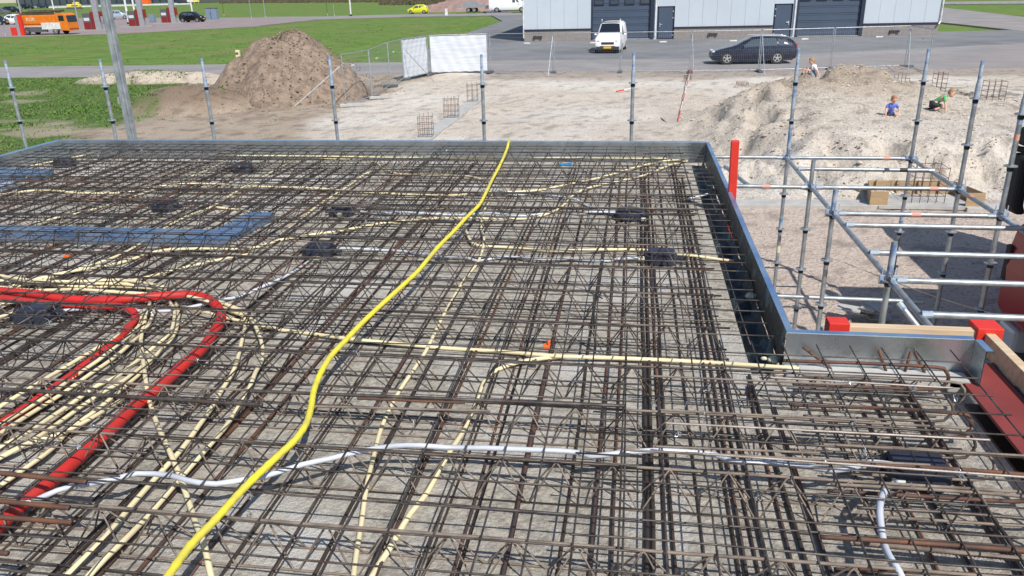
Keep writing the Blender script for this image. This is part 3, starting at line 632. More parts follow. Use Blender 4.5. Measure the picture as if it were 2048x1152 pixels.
# looms around the red ducts
lo = [
 ([(-20, 560), (60, 566), (130, 572), (190, 568), (260, 569), (320, 583), (400, 598), (450, 608), (484, 628), (491, 645), (484, 680), (469, 737), (443, 781), (427, 810), (396, 854), (362, 900), (315, 952), (262, 1012), (210, 1075), (157, 1128), (120, 1165)], 'looping over the outer red duct, inner of the two long returns', .0105),
 ([(430, 600), (470, 615), (495, 630), (510, 651), (523, 685), (525, 716), (510, 747), (495, 784), (463, 836), (446, 860), (409, 902), (362, 955), (304, 1023), (249, 1080), (210, 1117), (170, 1160)], 'looping right of the outer red duct, outermost of the returns', .0105),
 ([(300, 605), (292, 633), (282, 677), (286, 716), (292, 763), (299, 802), (317, 855), (338, 900), (359, 950), (377, 1002), (393, 1049), (409, 1091), (419, 1138), (428, 1175)], 'crossing the other looms straight toward the bottom edge', .0105),
 ([(340, 604), (349, 625), (341, 664), (312, 690), (281, 716), (234, 753), (195, 771), (146, 805), (104, 833), (50, 868), (-20, 905)], 'third from the outer red duct in the left bundle', .0095),
 ([(352, 606), (357, 632), (349, 668), (322, 700), (290, 728), (246, 762), (206, 784), (160, 815), (118, 845), (60, 884), (-20, 926)], 'touching its neighbour between the two red ducts', .0095),
 ([(310, 609), (299, 646), (271, 677), (234, 711), (182, 747), (125, 787), (52, 833), (-20, 880)], 'close beside the crossing one between the red ducts', .0095),
 ([(283, 622), (281, 646), (262, 668), (230, 694), (195, 722), (150, 752), (105, 785), (52, 818), (-20, 862)], 'hugging the right side of the inner red duct', .0095),
 ([(240, 664), (227, 676), (169, 711), (104, 750), (65, 773), (26, 797), (-20, 826)], 'left of the inner red duct', .0095),
 ([(325, 695), (286, 742), (250, 773), (216, 802), (182, 828), (143, 854), (105, 897), (47, 939), (-20, 985)], 'right hand one of the straight left bundle', .009),
 ([(250, 795), (180, 838), (120, 868), (47, 890), (-20, 926)], 'short straight one in the left bundle', .009),
 ([(-20, 572), (50, 580), (110, 580), (160, 579), (230, 584), (300, 588), (360, 590), (420, 603)], 'just behind the outer red duct at top', .0105),
 ([(-20, 548), (60, 560), (150, 563), (230, 560), (290, 566), (330, 575)], 'rearmost of the bundle behind the red ducts', .0095),
 ([(-20, 556), (70, 567), (150, 573), (220, 573), (300, 577), (345, 588)], 'middle of the bundle behind the red ducts', .0095),
 ([(360, 618), (400, 622), (440, 632), (480, 642), (540, 655)], 'short joining one under the outer red duct bend', .0095),
 ([(-20, 612), (30, 604), (80, 606)], 'stub beside the big dark box', .0095),
 ([(-20, 640), (20, 628), (45, 622)], 'lowest stub at the left frame edge', .0095)]
for i, (p, lab, r) in enumerate(lo): cr(p, lab, r, ZS + .035 + .012 * (i % 4))
WG = 'white conduits laid between the bars'
wr = lambda pts, lab, r=.0095: run('electrical_conduit', pts, r, 'wconduit', 'white conduit ' + lab, 'conduit', grp=WG, z=ZM - .03 if r > .01 else None)
wr([(55, 1006), (68, 1002), (115, 981), (163, 970), (223, 960), (275, 947), (341, 951), (375, 961), (432, 968), (498, 957), (531, 952), (605, 929), (657, 918), (723, 902), (788, 892), (841, 891), (893, 895), (972, 896), (1040, 899), (1105, 901), (1157, 905), (1183, 913), (1236, 906), (1328, 901), (1432, 910), (1461, 923), (1520, 925), (1553, 928), (1615, 933), (1666, 941), (1714, 933), (1741, 924), (1785, 929)], 'wavy one across the whole foreground to the near right box', .0102)
wr([(1800, 967), (1788, 968), (1770, 981), (1760, 1010), (1761, 1045), (1767, 1085), (1778, 1112), (1797, 1142), (1815, 1180)], 'bending from the near right box down to the bottom edge', .0115)
wr([(660, 497), (700, 497), (760, 500), (810, 503), (870, 512), (930, 514), (955, 522), (1010, 514), (1080, 518), (1150, 518), (1200, 523), (1250, 517), (1292, 516)], 'linking the two boxes in the middle of the deck')
wr([(705, 422), (760, 427), (800, 424), (850, 427), (920, 430), (980, 426), (1040, 432), (1110, 425), (1160, 428), (1180, 424), (1240, 425)], 'linking the two boxes in the row behind')
wr([(632, 512), (600, 535), (560, 558), (520, 575), (480, 593), (440, 600), (400, 610), (330, 622), (240, 620), (170, 618), (105, 623)], 'from the middle box down to the big box at left', .0095)
wr([(1000, 383), (1030, 390), (1075, 387), (1110, 392), (1150, 398), (1175, 412), (1205, 420), (1238, 424)], 'short one bending into the far right box', .0085)
wr([(1375, 398), (1400, 392), (1416, 388)], 'stub at the right trim', .009)
wr([(350, 408), (390, 402), (430, 412)], 'stub at the far left box', .008)
RG = 'red ducts'
run('red_duct', [(-60, 577), (0, 582), (78, 589), (130, 598), (208, 601), (260, 598), (338, 591), (390, 591), (422, 602), (438, 620), (442, 640), (427, 667), (404, 698), (365, 732), (325, 768), (292, 795), (255, 826), (225, 855), (183, 891), (131, 938), (86, 974), (52, 1001), (18, 1032), (-40, 1085)], .027, 'redpipe', 'thick red duct making the wide outer bend and running to the lower left corner', 'duct', z=ZS + .06, lift=.004, ringp=.012, grp=RG)
run('red_duct', [(-60, 590), (0, 596), (52, 603), (117, 610), (180, 613), (234, 613), (263, 622), (270, 636), (260, 652), (240, 674), (208, 704), (169, 733), (143, 753), (91, 790), (52, 817), (13, 843), (-50, 885)], .023, 'redpipe', 'thinner red duct making the tight inner bend beside the big dark box', 'duct', z=ZS + .05, lift=.004, ringp=.012, grp=RG)
run('yellow_hose', [(1019, 279), (1017, 285), (1013, 300), (1000, 330), (985, 358), (972, 385), (958, 410), (932, 436), (905, 465), (880, 490), (856, 518), (835, 543), (800, 576), (760, 612), (720, 650), (690, 682), (662, 712), (642, 745), (628, 780), (622, 815), (612, 848), (590, 880), (560, 908), (520, 945), (480, 985), (430, 1040), (380, 1092), (338, 1150), (300, 1205)], .0132, 'hose', 'bright yellow hose snaking over the mesh from the far trim to the bottom edge', 'hose', z=ZM + .024, lift=.002, ringp=.02,
    zs=[ZT - .12, ZT + .02] + [ZM + .026] * 27)
# ---- ceiling junction boxes
def jbox(px, py, s, lab, rz=0.0, z=None):
    s *= .9
    c = at(px, py, z or ZS + .04); t = thing('junction_box', 'dark plastic ceiling box ' + lab, 'junction box', (c.x, c.y, ZS + .004), rz, 'ceiling junction boxes')
    b = MB(); b.prism([(-.1 * s, -.045 * s), (-.07 * s, -.075 * s), (.07 * s, -.075 * s), (.1 * s, -.045 * s), (.1 * s, .045 * s), (.07 * s, .075 * s), (-.07 * s, .075 * s), (-.1 * s, .045 * s)], 0, .06); b.build('body', M['box'], t, bevel=.006)
    b = MB(); b.prism([(-.085 * s, -.04 * s), (-.055 * s, -.062 * s), (.055 * s, -.062 * s), (.085 * s, -.04 * s), (.085 * s, .04 * s), (.055 * s, .062 * s), (-.055 * s, .062 * s), (-.085 * s, .04 * s)], .0605, .085); b.build('lid', M['box'], t, bevel=.008)
    for (x, y, a) in ((-.12 * s, 0, 0), (.12 * s, 0, 0)):
        b = MB(); b.tube([(x - .03, y, .03), (x + .03, y, .03)], .014, 9); b.build('spout', M['box'], t, smooth=True)
    for x in (-.04 * s, .02 * s):
        b = MB(); b.tube([(x, -.06 * s, .03), (x, -.105 * s, .03)], .013, 9); b.build('spout', M['box'], t, smooth=True)
    return t
jbox(75, 627, 1.35, 'large one at the left beside the inner red duct', .1)
jbox(640, 500, 1.2, 'in the middle with a yellowish cuff in front', -.05)
jbox(685, 421, 1.1, 'in the middle of the row behind, left end of white conduit', .05)
jbox(330, 411, 1.2, 'far left behind the stair opening trim', 0)
jbox(1258, 429, 1.2, 'at the right end of the rear white conduit')
jbox(1322, 514, 1.15, 'nearest to the dark trim gap', -.03)
jbox(487, 338, 1.1, 'small in the far row left of centre')
jbox(128, 326, 1.2, 'in the far left corner by the trim', .1)
jbox(1830, 940, 1.25, 'near right under the mesh beside the hairpin bars', -.05)
for (px, py, lab) in ((1283, 518, 'at the nearest right box'), (634, 518, 'in front of the middle box'), (1797, 966, 'at the near right box'), (1288, 440, 'beside the rear right box'), (680, 430, 'beside the rear middle box')):
    c = at(px, py, ZS + .03); b = MB(); b.tube([(-.02, 0, 0), (.02, 0, 0)], .018, 10); o = b.build('conduit_cuff', M['mortar'], smooth=True); o.location = c; tag(o, 'pale yellowish conduit cuff ' + lab, 'cuff')
# markers
b = MB(); b.box((0, 0, 0), (.1, .012, .012), .3); b.box((.05, 0, .005), (.03, .03, .02)); o = b.build('marker', M['blue']); o.location = at(1130, 328, ZM); tag(o, 'small bright blue plastic marker on the far mesh right of the yellow hose', 'marker')
b = MB(); b.box((0, 0, 0), (.03, .03, .02)); b.box((.012, 0, .018), (.012, .02, .025)); o = b.build('marker', M['orangep'], bevel=.003); o.location = at(1093, 693, ZM); tag(o, 'small orange plastic clip on the mesh above the long cream conduit', 'marker')
b = MB(); b.box((0, 0, 0), (.035, .014, .012), .2); o = b.build('marker', M['orangep']); o.location = at(133, 512, ZM); tag(o, 'tiny orange clip on the mesh in front of the stair opening trim', 'marker')
# ---- red primer steel beam at right, timber and foam
bm = thing('steel_beam', 'dark red primed steel beam lying along the right slab edge', 'steel beam', (1.615, 1.6, ZS + .0))
b = MB(); b.box((0, .5, .012), (.2, 3.05, .015)); b.build('top_flange', M['primer'], bm, bevel=.002)
b = MB(); b.box((.085, .5, -.1), (.012, 3.05, .2)); b.build('web', M['primer'], bm)
b = MB(); b.box((.06, .5, -.21), (.08, 3.05, .015)); b.build('bottom_flange', M['bolt'], bm)  # same primed steel; the dark material paints in its shade
b = MB(); b.box((1.755, 2.1, 2.66), (.045, 3.42, .10), -.0); 
tb = b.build('timber_plank', M['timber'], bevel=.003); tag(tb, 'upright timber plank running toward the viewer beside the red steel beam', 'plank')
b = MB(); b.box((1.40, 3.82, 2.665), (.62, .05, .10)); tag(b.build('timber_plank', M['timber'], bevel=.003), 'pale timber plank between two red post ends behind the notch trim', 'plank')
fo = MB(); k = 40; vs = []
for i in range(k + 1):
    y = .4 + i * (3.25 / k)
    for (x, z) in ((1.705, .01), (1.725, .03), (1.745, .03)): vs.append((x + random.uniform(-.008, .008), y, ZS - .02 + z + random.uniform(-.015, .02)))
fo.add(vs, [(i * 3 + j, i * 3 + j + 1, i * 3 + j + 4, i * 3 + j + 3) for i in range(k) for j in range(2)]); tag(fo.build('foil_strip', M['foil_shade'], smooth='all'), 'torn teal foil strip between the red beam and the upright plank', 'foil')
def rpost(name, x, y, z0, z1, s, lab, tilt=0.0, sy=None):
    b = MB(); b.box((0, 0, 0), (s, sy or s, z1 - z0)); o = b.build(name, M['redpaint'], bevel=.004); o.location = (x, y, (z0 + z1) / 2); o.rotation_euler = (0, tilt, 0); return tag(o, lab, 'post')
rpost('red_post', .795, 6.2, 1.2, 3.2, .06, 'tall bright red post standing outside the right trim', -.02)
rpost('red_post', 1.045, 3.80, 2.58, 2.745, .1, 'low red post end at the left end of the pale plank', sy=.09)
rpost('red_post', 1.755, 3.84, 2.58, 2.735, .12, 'low red post end at the right corner of the pale plank', sy=.12)
# white washers of spilled mortar on slab
for px, py in ((100, 1003), (985, 800), (560, 1050)): pass
# supporting walls below the deck
b = MB(); b.box((-3, 8.05, 1.17), (7.2, .2, 2.34)); tag(b.build('bearing_wall', M['footing']), 'concrete wall carrying the far edge of the deck', 'wall')
b = MB(); b.box((.47, 5.6, 1.17), (.15, 4.6, 2.34)); tag(b.build('bearing_wall', M['footing']), 'concrete wall carrying the right edge of the deck', 'wall')
b = MB(); b.box((1.2, 1.4, 1.17), (.2, 3.6, 2.34)); tag(b.build('bearing_wall', M['footing']), 'concrete wall under the near right part of the deck', 'wall')
# ================================================================== SCAFFOLD
GS = 'scaffold posts round the deck'
def sdisc(b, x, y, z, r=.024):
    b.lathe((x, y, z), [(r + .002, -.005), (.062, -.005), (.062, .005), (r + .002, .005)], 12)
def post(x, y, z0, z1, lab, bands=(), spig=True, lean=0.0, cups=(), name='scaffold_post'):
    t = thing(name, lab, 'scaffold post', (x, y, z0), 0, GS)
    b = MB(); h = z1 - z0; prof = [(.0241, 0), (.0241, h)]; b.lathe((0, 0, 0), prof, 12); b.build('tube', M['galv'], t, smooth=True)
    if spig:
        b = MB(); b.lathe((0, 0, h), [(.0241, .001), (.026, .02), (.019, .06), (.019, .27), (.017, .275)], 12); b.build('spigot', M['bluep'], t, smooth=True)
        b = MB(); b.lathe((0, 0, h - .2), [(.0255, 0), (.0255, .198)], 12); b.build('paint_band', M['bluep'], t, smooth=True)
    z = 3.1
    while z > z0 + .05:
        if z < z1 - .02:
            b = MB(); sdisc(b, 0, 0, z - z0); b.build('rosette', M['galv'], t)
            b = MB(); b.lathe((0, 0, z - z0 - .05), [(.029, 0), (.031, .02), (.029, .044)], 10); b.build('rosette_socket', M['bolt'], t)
        z -= .5
    for zz, hh, mm in bands:
        b = MB(); b.lathe((0, 0, zz - z0), [(.0252, 0), (.0252, hh)], 12); b.build('paint_band', M[mm], t, smooth=True)
    for zz in cups:
        b = MB()
        for a in (0, 1.57, 3.14, 4.71):
            b.box((.05 * math.cos(a), .05 * math.sin(a), zz - z0 + .005), (.05, .016, .075), a); b.box((.055 * math.cos(a), .055 * math.sin(a), zz - z0 + .05), (.01, .007, .11), a)
        b.build('wedge_head', M['bluep'], t, bevel=.003)
    return t
for x, y, lab in ((-9.39, 10.91, 'leftmost, standing before the grass'), (-7.85, 10.95, 'second from left, just left of the square mast'), (-6.19, 10.88, 'right of the square mast before the bare soil'), (-4.29, 10.95, 'in front of the foot of the brown heap'), (-2.09, 10.9, 'in front of the white banner fence'), (-.03, 10.91, 'right of the yellow hose end')):
    post(x, y, 0, 3.1 + .12, 'blue tipped scaffold post behind far trim, ' + lab)
post(2.07, 10.91, 0, 3.24, 'tall scaffold post with blue top below the sitting child at the estate car', bands=((2.75, .28, 'bluep'), (2.2, .35, 'bluep'), (1.05, .22, 'bluep'), (.75, .1, 'mortar')), cups=(2.1,))
post(2.04, 9.24, 0, 2.42, 'short scaffold post second of the left row of the side scaffold', spig=False, cups=(2.1,))
post(2.04, 8.12, 0, 2.36, 'short blue topped scaffold post, third of the left row, orange dot low down', spig=False, bands=((2.14, .21, 'bluep'), (.62, .05, 'orange')), cups=(2.1,))
post(2.04, 6.18, 0, 2.42, 'nearest scaffold post of the left row behind the pale plank', spig=False, bands=((2.16, .24, 'bluep'),), cups=(2.1,))
post(3.63, 10.88, 0, 3.22, 'tall scaffold post with blue top, leftmost of the right row', bands=((1.1, .3, 'bluep'),), cups=(2.1,))
post(3.64, 9.24, 0, 3.22, 'tall scaffold post with blue top, middle of the right row', cups=(2.1,))
post(3.64, 8.15, 0, 3.2, 'tall grey scaffold post beside the black mirror of the red truck', spig=True, bands=((2.85, .06, 'pinkm'),), cups=(2.1,))
GL = 'horizontal scaffold tubes'
def ledger(a, b_, lab, marks=(), r=.0241, m='galv'):
    a = Vector(a); c = Vector(b_); d = c - a; t = thing('scaffold_tube', lab, 'scaffold tube', a, 0, GL)
    b = MB(); b.tube([(0, 0, 0), d], r, 10); b.build('tube', M[m], t, smooth=True)
    u = d.normalized()
    for s, e in ((0, 1), (d.length, -1)):
        p = u * s; q = u * (s + e * .07); b = MB(); b.tube([p - u * .002 * e, q], r * 1.15, 8); b.build('end_head', M['bluep' if m == 'galv' and s == 0 else 'galv'], t, smooth=True)
    for f, mm in marks:
        b = MB(); b.tube([d * f, d * f + u * .09], r * 1.03, 10); b.build('paint_mark', M[mm], t, smooth=True)
ZL = 2.1; xa, xb = 2.05, 3.63
ledger((xa + .05, 10.9, ZL), (xb - .05, 10.9, ZL), 'rearmost tube between the two rows of scaffold posts', [(.8, 'pinkm')])
ledger((xa + .0, 10.06, ZL + .035), (xb + .0, 10.03, ZL + .035), 'second tube from the back between the two rows, resting on the long tubes', [(.75, 'bolt')])
ledger((xa + .05, 9.24, ZL), (xb - .05, 9.24, ZL), 'third tube from the back, bright orange mark right of its middle', [(.83, 'pinkm')])
ledger((xa + .05, 8.13, ZL), (xb - .05, 8.13, ZL), 'fourth tube from the back with a blue left end and orange mark', [(.47, 'pinkm')])
ledger((xa, 7.62, ZL + .03), (4.2, 7.6, ZL + .03), 'fifth tube from the back crossing above the start of the dark shadow')
ledger((xa, 6.78, ZL + .03), (4.2, 6.75, ZL + .03), 'sixth tube from the back ending in an orange mark at the red truck', [(.60, 'orange')])
ledger((xa + .05, 6.18, ZL), (4.2, 6.16, ZL), 'seventh tube from the back starting at the nearest post', [(.44, 'pinkm')])
ledger((xa, 5.44, ZL + .02), (4.2, 5.42, ZL + .02), 'nearest tube crossing behind the pale plank')
ledger((1.0, 10.92, ZL), (xa - .05, 10.91, ZL), 'rearmost short tube running from the red post side to the tall blue post')
ledger((1.1, 9.26, ZL), (xa - .05, 9.24, ZL), 'short tube right of the tall red post', [(.45, 'pinkm')])
for (y0, y1, lab) in ((10.86, 9.3, 'rearmost slanting long tube of the left row'), (9.18, 8.2, 'middle long tube of the left row'), (8.06, 6.26, 'long tube of the left row above the first dark shadow'), (6.1, 5.0, 'nearest long tube of the left row dropping behind the pale plank')):
    ledger((xa, y0, ZL), (xa, y1, ZL), lab)
for (y0, y1, lab) in ((10.82, 9.3, 'rear long tube of the right row with a pink mark'), (9.18, 8.2, 'long tube of the right row with a red mark near its middle'), (8.1, 6.2, 'blue painted long tube of the right row running to the red truck')):
    ledger((xb, y0, ZL), (xb, y1, ZL), lab, [(.3, 'pinkm')], m='galv' if y0 > 8.5 else 'bluep')
ledger((1.2, 10.4, ZL - .02), (1.35, 9.3, ZL - .0), 'short slanting brace right of the red post')
ledger((1.4, 8.32, 1.1), (3.1, 8.28, 1.1), 'low tube close to the ground behind the blue trim corner')
ledger((2.1, 6.05, 1.75), (2.35, 5.0, 1.2), 'slanting brace below the nearest long tube')
ledger((2.15, 6.2, 1.9), (2.75, 5.6, 1.2), 'light brace slanting right in the dark shadow')
# square mast at left
MX, MY = -7.33, 10.6
t = thing('square_mast', 'tall leaning looking galvanised square mast rising out of the picture at left', 'mast', (MX, MY, 0))
b = MB(); b.box((0, 0, 3.4), (.105, .105, 6.8), .12); b.build('mast_tube', M['galv'], t, bevel=.01)
for z in (2.95, 4.05): b = MB(); b.box((-.06, -.03, z), (.03, .1, .1), .12); b.build('bracket', M['galv'], t, bevel=.003)
b = MB(); b.box((.02, -.064, 3.4), (.03, .012, 6.8), .12); b.build('cable_strip', M['galv'], t)
b = MB(); b.box((0, 0, .01), (.35, .35, .02)); b.build('foot_plate', M['galv'], t)
# ================================================================== SITE FENCE
GF = 'mesh fence panels round the site'
def panel(a, b_, lab, banner=False, za=0.0, zb=0.0):
    a = Vector((a[0], a[1], za)); c = Vector((b_[0], b_[1], zb)); d = c - a; L = d.length; u = d.normalized(); n = Vector((-u.y, u.x, 0)).normalized()
    t = thing('mesh_fence_panel', lab, 'fence panel', a, 0, GF)
    for s in (.04, L - .04): b = MB(); b.tube([u * s + Vector((0, 0, .05)), u * s + Vector((0, 0, 2.05))], .021, 8); b.build('upright', M['galv'], t, smooth=True)
    for z in (.12, 2.03): b = MB(); b.tube([u * .04 + Vector((0, 0, z)), u * (L - .04) + Vector((0, 0, z))], .019, 8); b.build('rail', M['galv'], t, smooth=True)
    b = MB(); k = int(L / .1)
    for i in range(1, k): b.tube([u * (L * i / k) + Vector((0, 0, .12)), u * (L * i / k) + Vector((0, 0, 2.03))], .0017, 3, False)
    for i in range(1, 8): b.tube([u * .04 + Vector((0, 0, .12 + i * .245)), u * (L - .04) + Vector((0, 0, .12 + i * .245))], .0022, 3, False)
    b.build('wire_mesh', M['galv'], t)
    b = MB(); b.box(u * 0 + Vector((0, 0, .07)), (.22, .68, .14), math.atan2(u.y, u.x)); b.build('foot_block', M['greyd'], t, bevel=.02)
    b = MB(); b.box(u * (L * .6) - n * .015 + Vector((0, 0, 1.55)), (.35, .01, .06), math.atan2(u.y, u.x)); 
    if not banner: b.build('label_strip', M['white'], t)
    if banner:
        b = MB(); q = 26; r = 12; off = n * -.03
        for j in range(r + 1):
            for i in range(q + 1): b.v.append(tuple(u * (.08 + (L - .16) * i / q) + off * (1 + .5 * math.sin(i * 1.3 + j * .8)) + Vector((0, 0, .14 + 1.84 * j / r))))
        for j in range(r):
            for i in range(q): e = j * (q + 1) + i; b.f.append((e, e + 1, e + q + 2, e + q + 1)); b.mi.append(0)
        b.build('banner', M['banner'], t, smooth='all')
    return t
fx = [(-7.8, 43.0), (-4.27, 42.3), (-.79, 42.15), (2.75, 42.04), (6.15, 42.1), (9.75, 42.84), (13.55, 43.6)]
labs = ['mesh fence panel right of the white banner panel', 'mesh fence panel in front of the white van', 'mesh fence panel between the white van and the estate car', 'mesh fence panel in front of the estate car bonnet', 'mesh fence panel in front of the estate car rear', 'mesh fence panel behind the gravel mound at right']
panel((-10.96, 42.35), (-7.86, 43.0), 'mesh fence panel covered by a bright white banner facing the site', True)
for a, b_, l in zip(fx, fx[1:], labs): panel(a, b_, l)
panel((13.6, 43.6), (13.5, 40.15), 'end fence panel turned toward the viewer at the right corner')
lx = [(-11.0, 42.3), (-11.65, 39.6), (-11.35, 36.3), (-11.2, 33.1), (-11.35, 30.2), (-11.5, 27.2)]
for i, (a, b_) in enumerate(zip(lx[:-1], lx[1:-1])):
    panel(a, b_, ['narrow looking fence panel with a white banner beside the bright one', 'mesh fence panel next to the turned banner panel', 'middle mesh fence panel right of the brown heap', 'mesh fence panel over the foot of the brown heap', 'nearest mesh fence panel behind a scaffold post'][i], i == 0, hgt(*a) if i else 0, hgt(*b_))
def strut(a, c, lab): b = MB(); b.tube([(0, 0, 0), Vector(c) - Vector(a)], .019, 8); o = b.build('fence_strut', M['galv'], smooth=True); o.location = a; tag(o, lab, 'strut')
strut((-11.5, 39.7, 1.5), (-9.8, 38.6, .03), 'slanting strut leaning on the narrow banner panel')
strut((-4.3, 42.2, 1.9), (-4.4, 40.7, .03), 'slanting strut at the second fence joint from the banner')
strut((6.15, 42.0, 1.9), (6.2, 40.5, .03), 'slanting strut at the fence joint before the estate car')
strut((2.75, 42.0, 1.9), (2.85, 40.6, .03), 'slanting strut at the fence joint above the striped rod')
strut((13.5, 43.5, 1.9), (13.2, 41.9, .03), 'slanting strut at the right fence corner')
strut((-11.4, 30.6, 1.7), (-13.1, 29.3, .2), 'slanting strut at the left end of the fence over brown soil')
for k_, (px, py) in enumerate(((700, 214), (755, 196))):
    c = at(px + 8, py); b = MB(); b.box((0, 0, 0), (1.1, .3, .12), .35); o = b.build('concrete_block', M['footing'], bevel=.02); o.location = (c.x, c.y, hgt(c.x, c.y) + .08); tag(o, 'grey concrete block weighing down the left fence, ' + ('nearer one' if k_ == 0 else 'farther one'), 'block')
# red and white rods / tape on the sand
def striped(pts, r, lab, n=7):
    P = [Vector(p) for p in pts]; o0 = P[0].copy(); t = thing('striped_rod', lab, 'marker rod', o0)
    S = smooth_path([p - o0 for p in P], .1) if len(P) > 2 else [(P[1] - P[0]) * (i / 14) for i in range(15)]
    k = len(S) - 1
    for i in range(n):
        a, c = int(i * k / n), int((i + 1) * k / n); b = MB(); b.tube(S[a:c + 1] if c > a else S[a:a + 2], r, 7); b.build('stripe', M['redpaint' if i % 2 == 0 else 'white'], t, smooth=True)
c = at(1355, 252); d_ = at(1381, 150); striped([(d_.x, d_.y, .25), (c.x, c.y, hgt(c.x, c.y) + .03)], .017, 'red and white tape stretched from the fence down to the sand', 7)
a, c = at(1318, 270, .05), at(1415, 273, .05); striped([a, c], .035, 'red and white rod lying on the sand behind the far trim', 5)
a, c = at(1233, 183, .1), at(1262, 177, .1); striped([a, c], .03, 'short red and white rod lying near the middle of the sand', 2)
# footings with starter cages
def cage(x, y, z, w_, h, lab, yaw=0.0, n=4, deep=.35):
    t = thing('rebar_cage', lab, 'rebar cage', (x, y, z - .2), yaw, 'starter bar cages of the foundation')
    for i in range(n):
        for s in (-1, 1): b = MB(); px_ = -w_ / 2 + w_ * i / (n - 1); b.tube([(px_, s * deep / 2, 0), (px_ + .01, s * deep / 2, h + .2 + random.uniform(-.06, .06))], .007, 5); b.build('upright_bar', M['rust'], t, smooth='all')
    for k in range(4):
        zz = .3 + h * k / 4; b = MB(); b.tube([(-w_ / 2, -deep / 2, zz), (w_ / 2, -deep / 2, zz), (w_ / 2, deep / 2, zz), (-w_ / 2, deep / 2, zz), (-w_ / 2, -deep / 2, zz)], .006, 5); b.build('stirrup', M['rust'], t, smooth='all')
for px, py, ww, hh, lab, n in ((852, 272, .42, .75, 'rusty starter cage nearest to the deck on the sand', 4), (903, 234, .5, .8, 'rusty starter cage in the middle of the footing row', 5), (945, 202, .4, .8, 'rusty starter cage farthest along the footing row', 3), (1798, 192, .42, .8, 'rusty starter cage behind the child in the blue shirt', 4), (1375, 158, .3, .2, 'tiny starter cage near the fence', 3), (1972, 262, .5, .55, 'rusty starter cage right of the child in green', 4), (1868, 228, .3, .6, 'rusty starter cage just left of the child in green', 3), (1484, 170, .45, .15, 'low starter bars on the sand before the estate car', 3)):
    p = at(px, py, .1); cage(p.x, p.y, max(hgt(p.x, p.y), 0), ww, hh, lab, .1, n)
def footing(pts, wd, z, lab, name='concrete_footing'):
    b = MB()
    for a, c in zip(pts, pts[1:]):
        d = c - a; b.box(((a.x + c.x) / 2, (a.y + c.y) / 2, z - .1), (d.length, wd, .2 + random.uniform(0, .004)), math.atan2(d.y, d.x))
    return tag(b.build(name, M['footing'], bevel=.01), lab, 'footing')
footing([at(845, 284), at(905, 240), at(958, 198)], .5, .1, 'pale concrete strip footing running away between the starter cages')
footing([at(1425, 409), at(1770, 411)], .45, .06, 'pale concrete strip footing between trim and plywood box')
footing([at(1925, 416), at(2200, 420)], .45, .06, 'pale concrete strip footing right of the plywood box')
footing([at(1975, 262), at(2060, 300), at(2200, 350)], .45, .25, 'pale footing strip at the right beside the sand bank')
p = at(1845, 413)
t = thing('plywood_formwork', 'open plywood box formwork round a starter cage at the foot of the sand bank', 'formwork', (p.x, p.y, 0))
for nm, c, d, rz in (('back_board', (0, .85, .16), (1.7, .03, .34), 0), ('left_board', (-.95, .36, .16), (.03, 1.03, .34), -.2), ('right_board', (.95, .36, .16), (.03, 1.03, .34), .2), ('left_return', (-.9, -.16, .16), (.34, .03, .36), .0), ('right_return', (.9, -.16, .16), (.34, .03, .34), .0)):
    b = MB(); b.box(c, d, rz); b.build(nm, M['plywood'], t, bevel=.003)
for i in range(4): b = MB(); b.box((-.7 + i * .42, .8, .18), (.03, .04, .34)); b.build('peg', M['plywood'], t)
b = MB(); b.box((0, .3, .03), (1.8, 1.05, .06)); b.build('concrete_fill', M['footing'], t)
cage(p.x + .1, p.y + .3, .1, .62, .75, 'rusty starter cage standing in the plywood box', 0, 5, .5)
b = MB(); c0 = at(1288, 234); b.tube(smooth_path([at(1322, 236, .03), at(1335, 247, .06), at(1355, 254, .03)], .1), .02, 5); tag(b.build('thin_branch', M['bolt']), 'thin dark stick lying on the sand at the foot of the striped tape', 'stick')
b = MB(); b.box((0, 0, .02), (.9, .12, .05), -.3); o = b.build('scrap_board', M['greyd'], bevel=.005); o.location = at(2012, 300, .25); tag(o, 'dark board lying at the right edge of the sand', 'board')
b = MB(); c0 = at(1670, 640)
for i in range(6): b.box((random.uniform(-.25, .25), random.uniform(-.2, .2), .05 + .04 * i), (.3, .2, .02), random.uniform(0, 3), rx=random.uniform(-.3, .3))
o = b.build('scrap_heap', M['footing']); o.location = (c0.x + .4, c0.y, 0); tag(o, 'heap of broken pale sheets on the ground behind the pale plank', 'rubble')
b = MB(); b.tube(smooth_path([(3.0, 12.0, .35), (4.0, 9.5, .6), (5.2, 7.2, 1.0)], .3), .006, 5); tag(b.build('cable', M['cream']), 'thin taut cable crossing the dark shadow beside the red truck', 'cable')
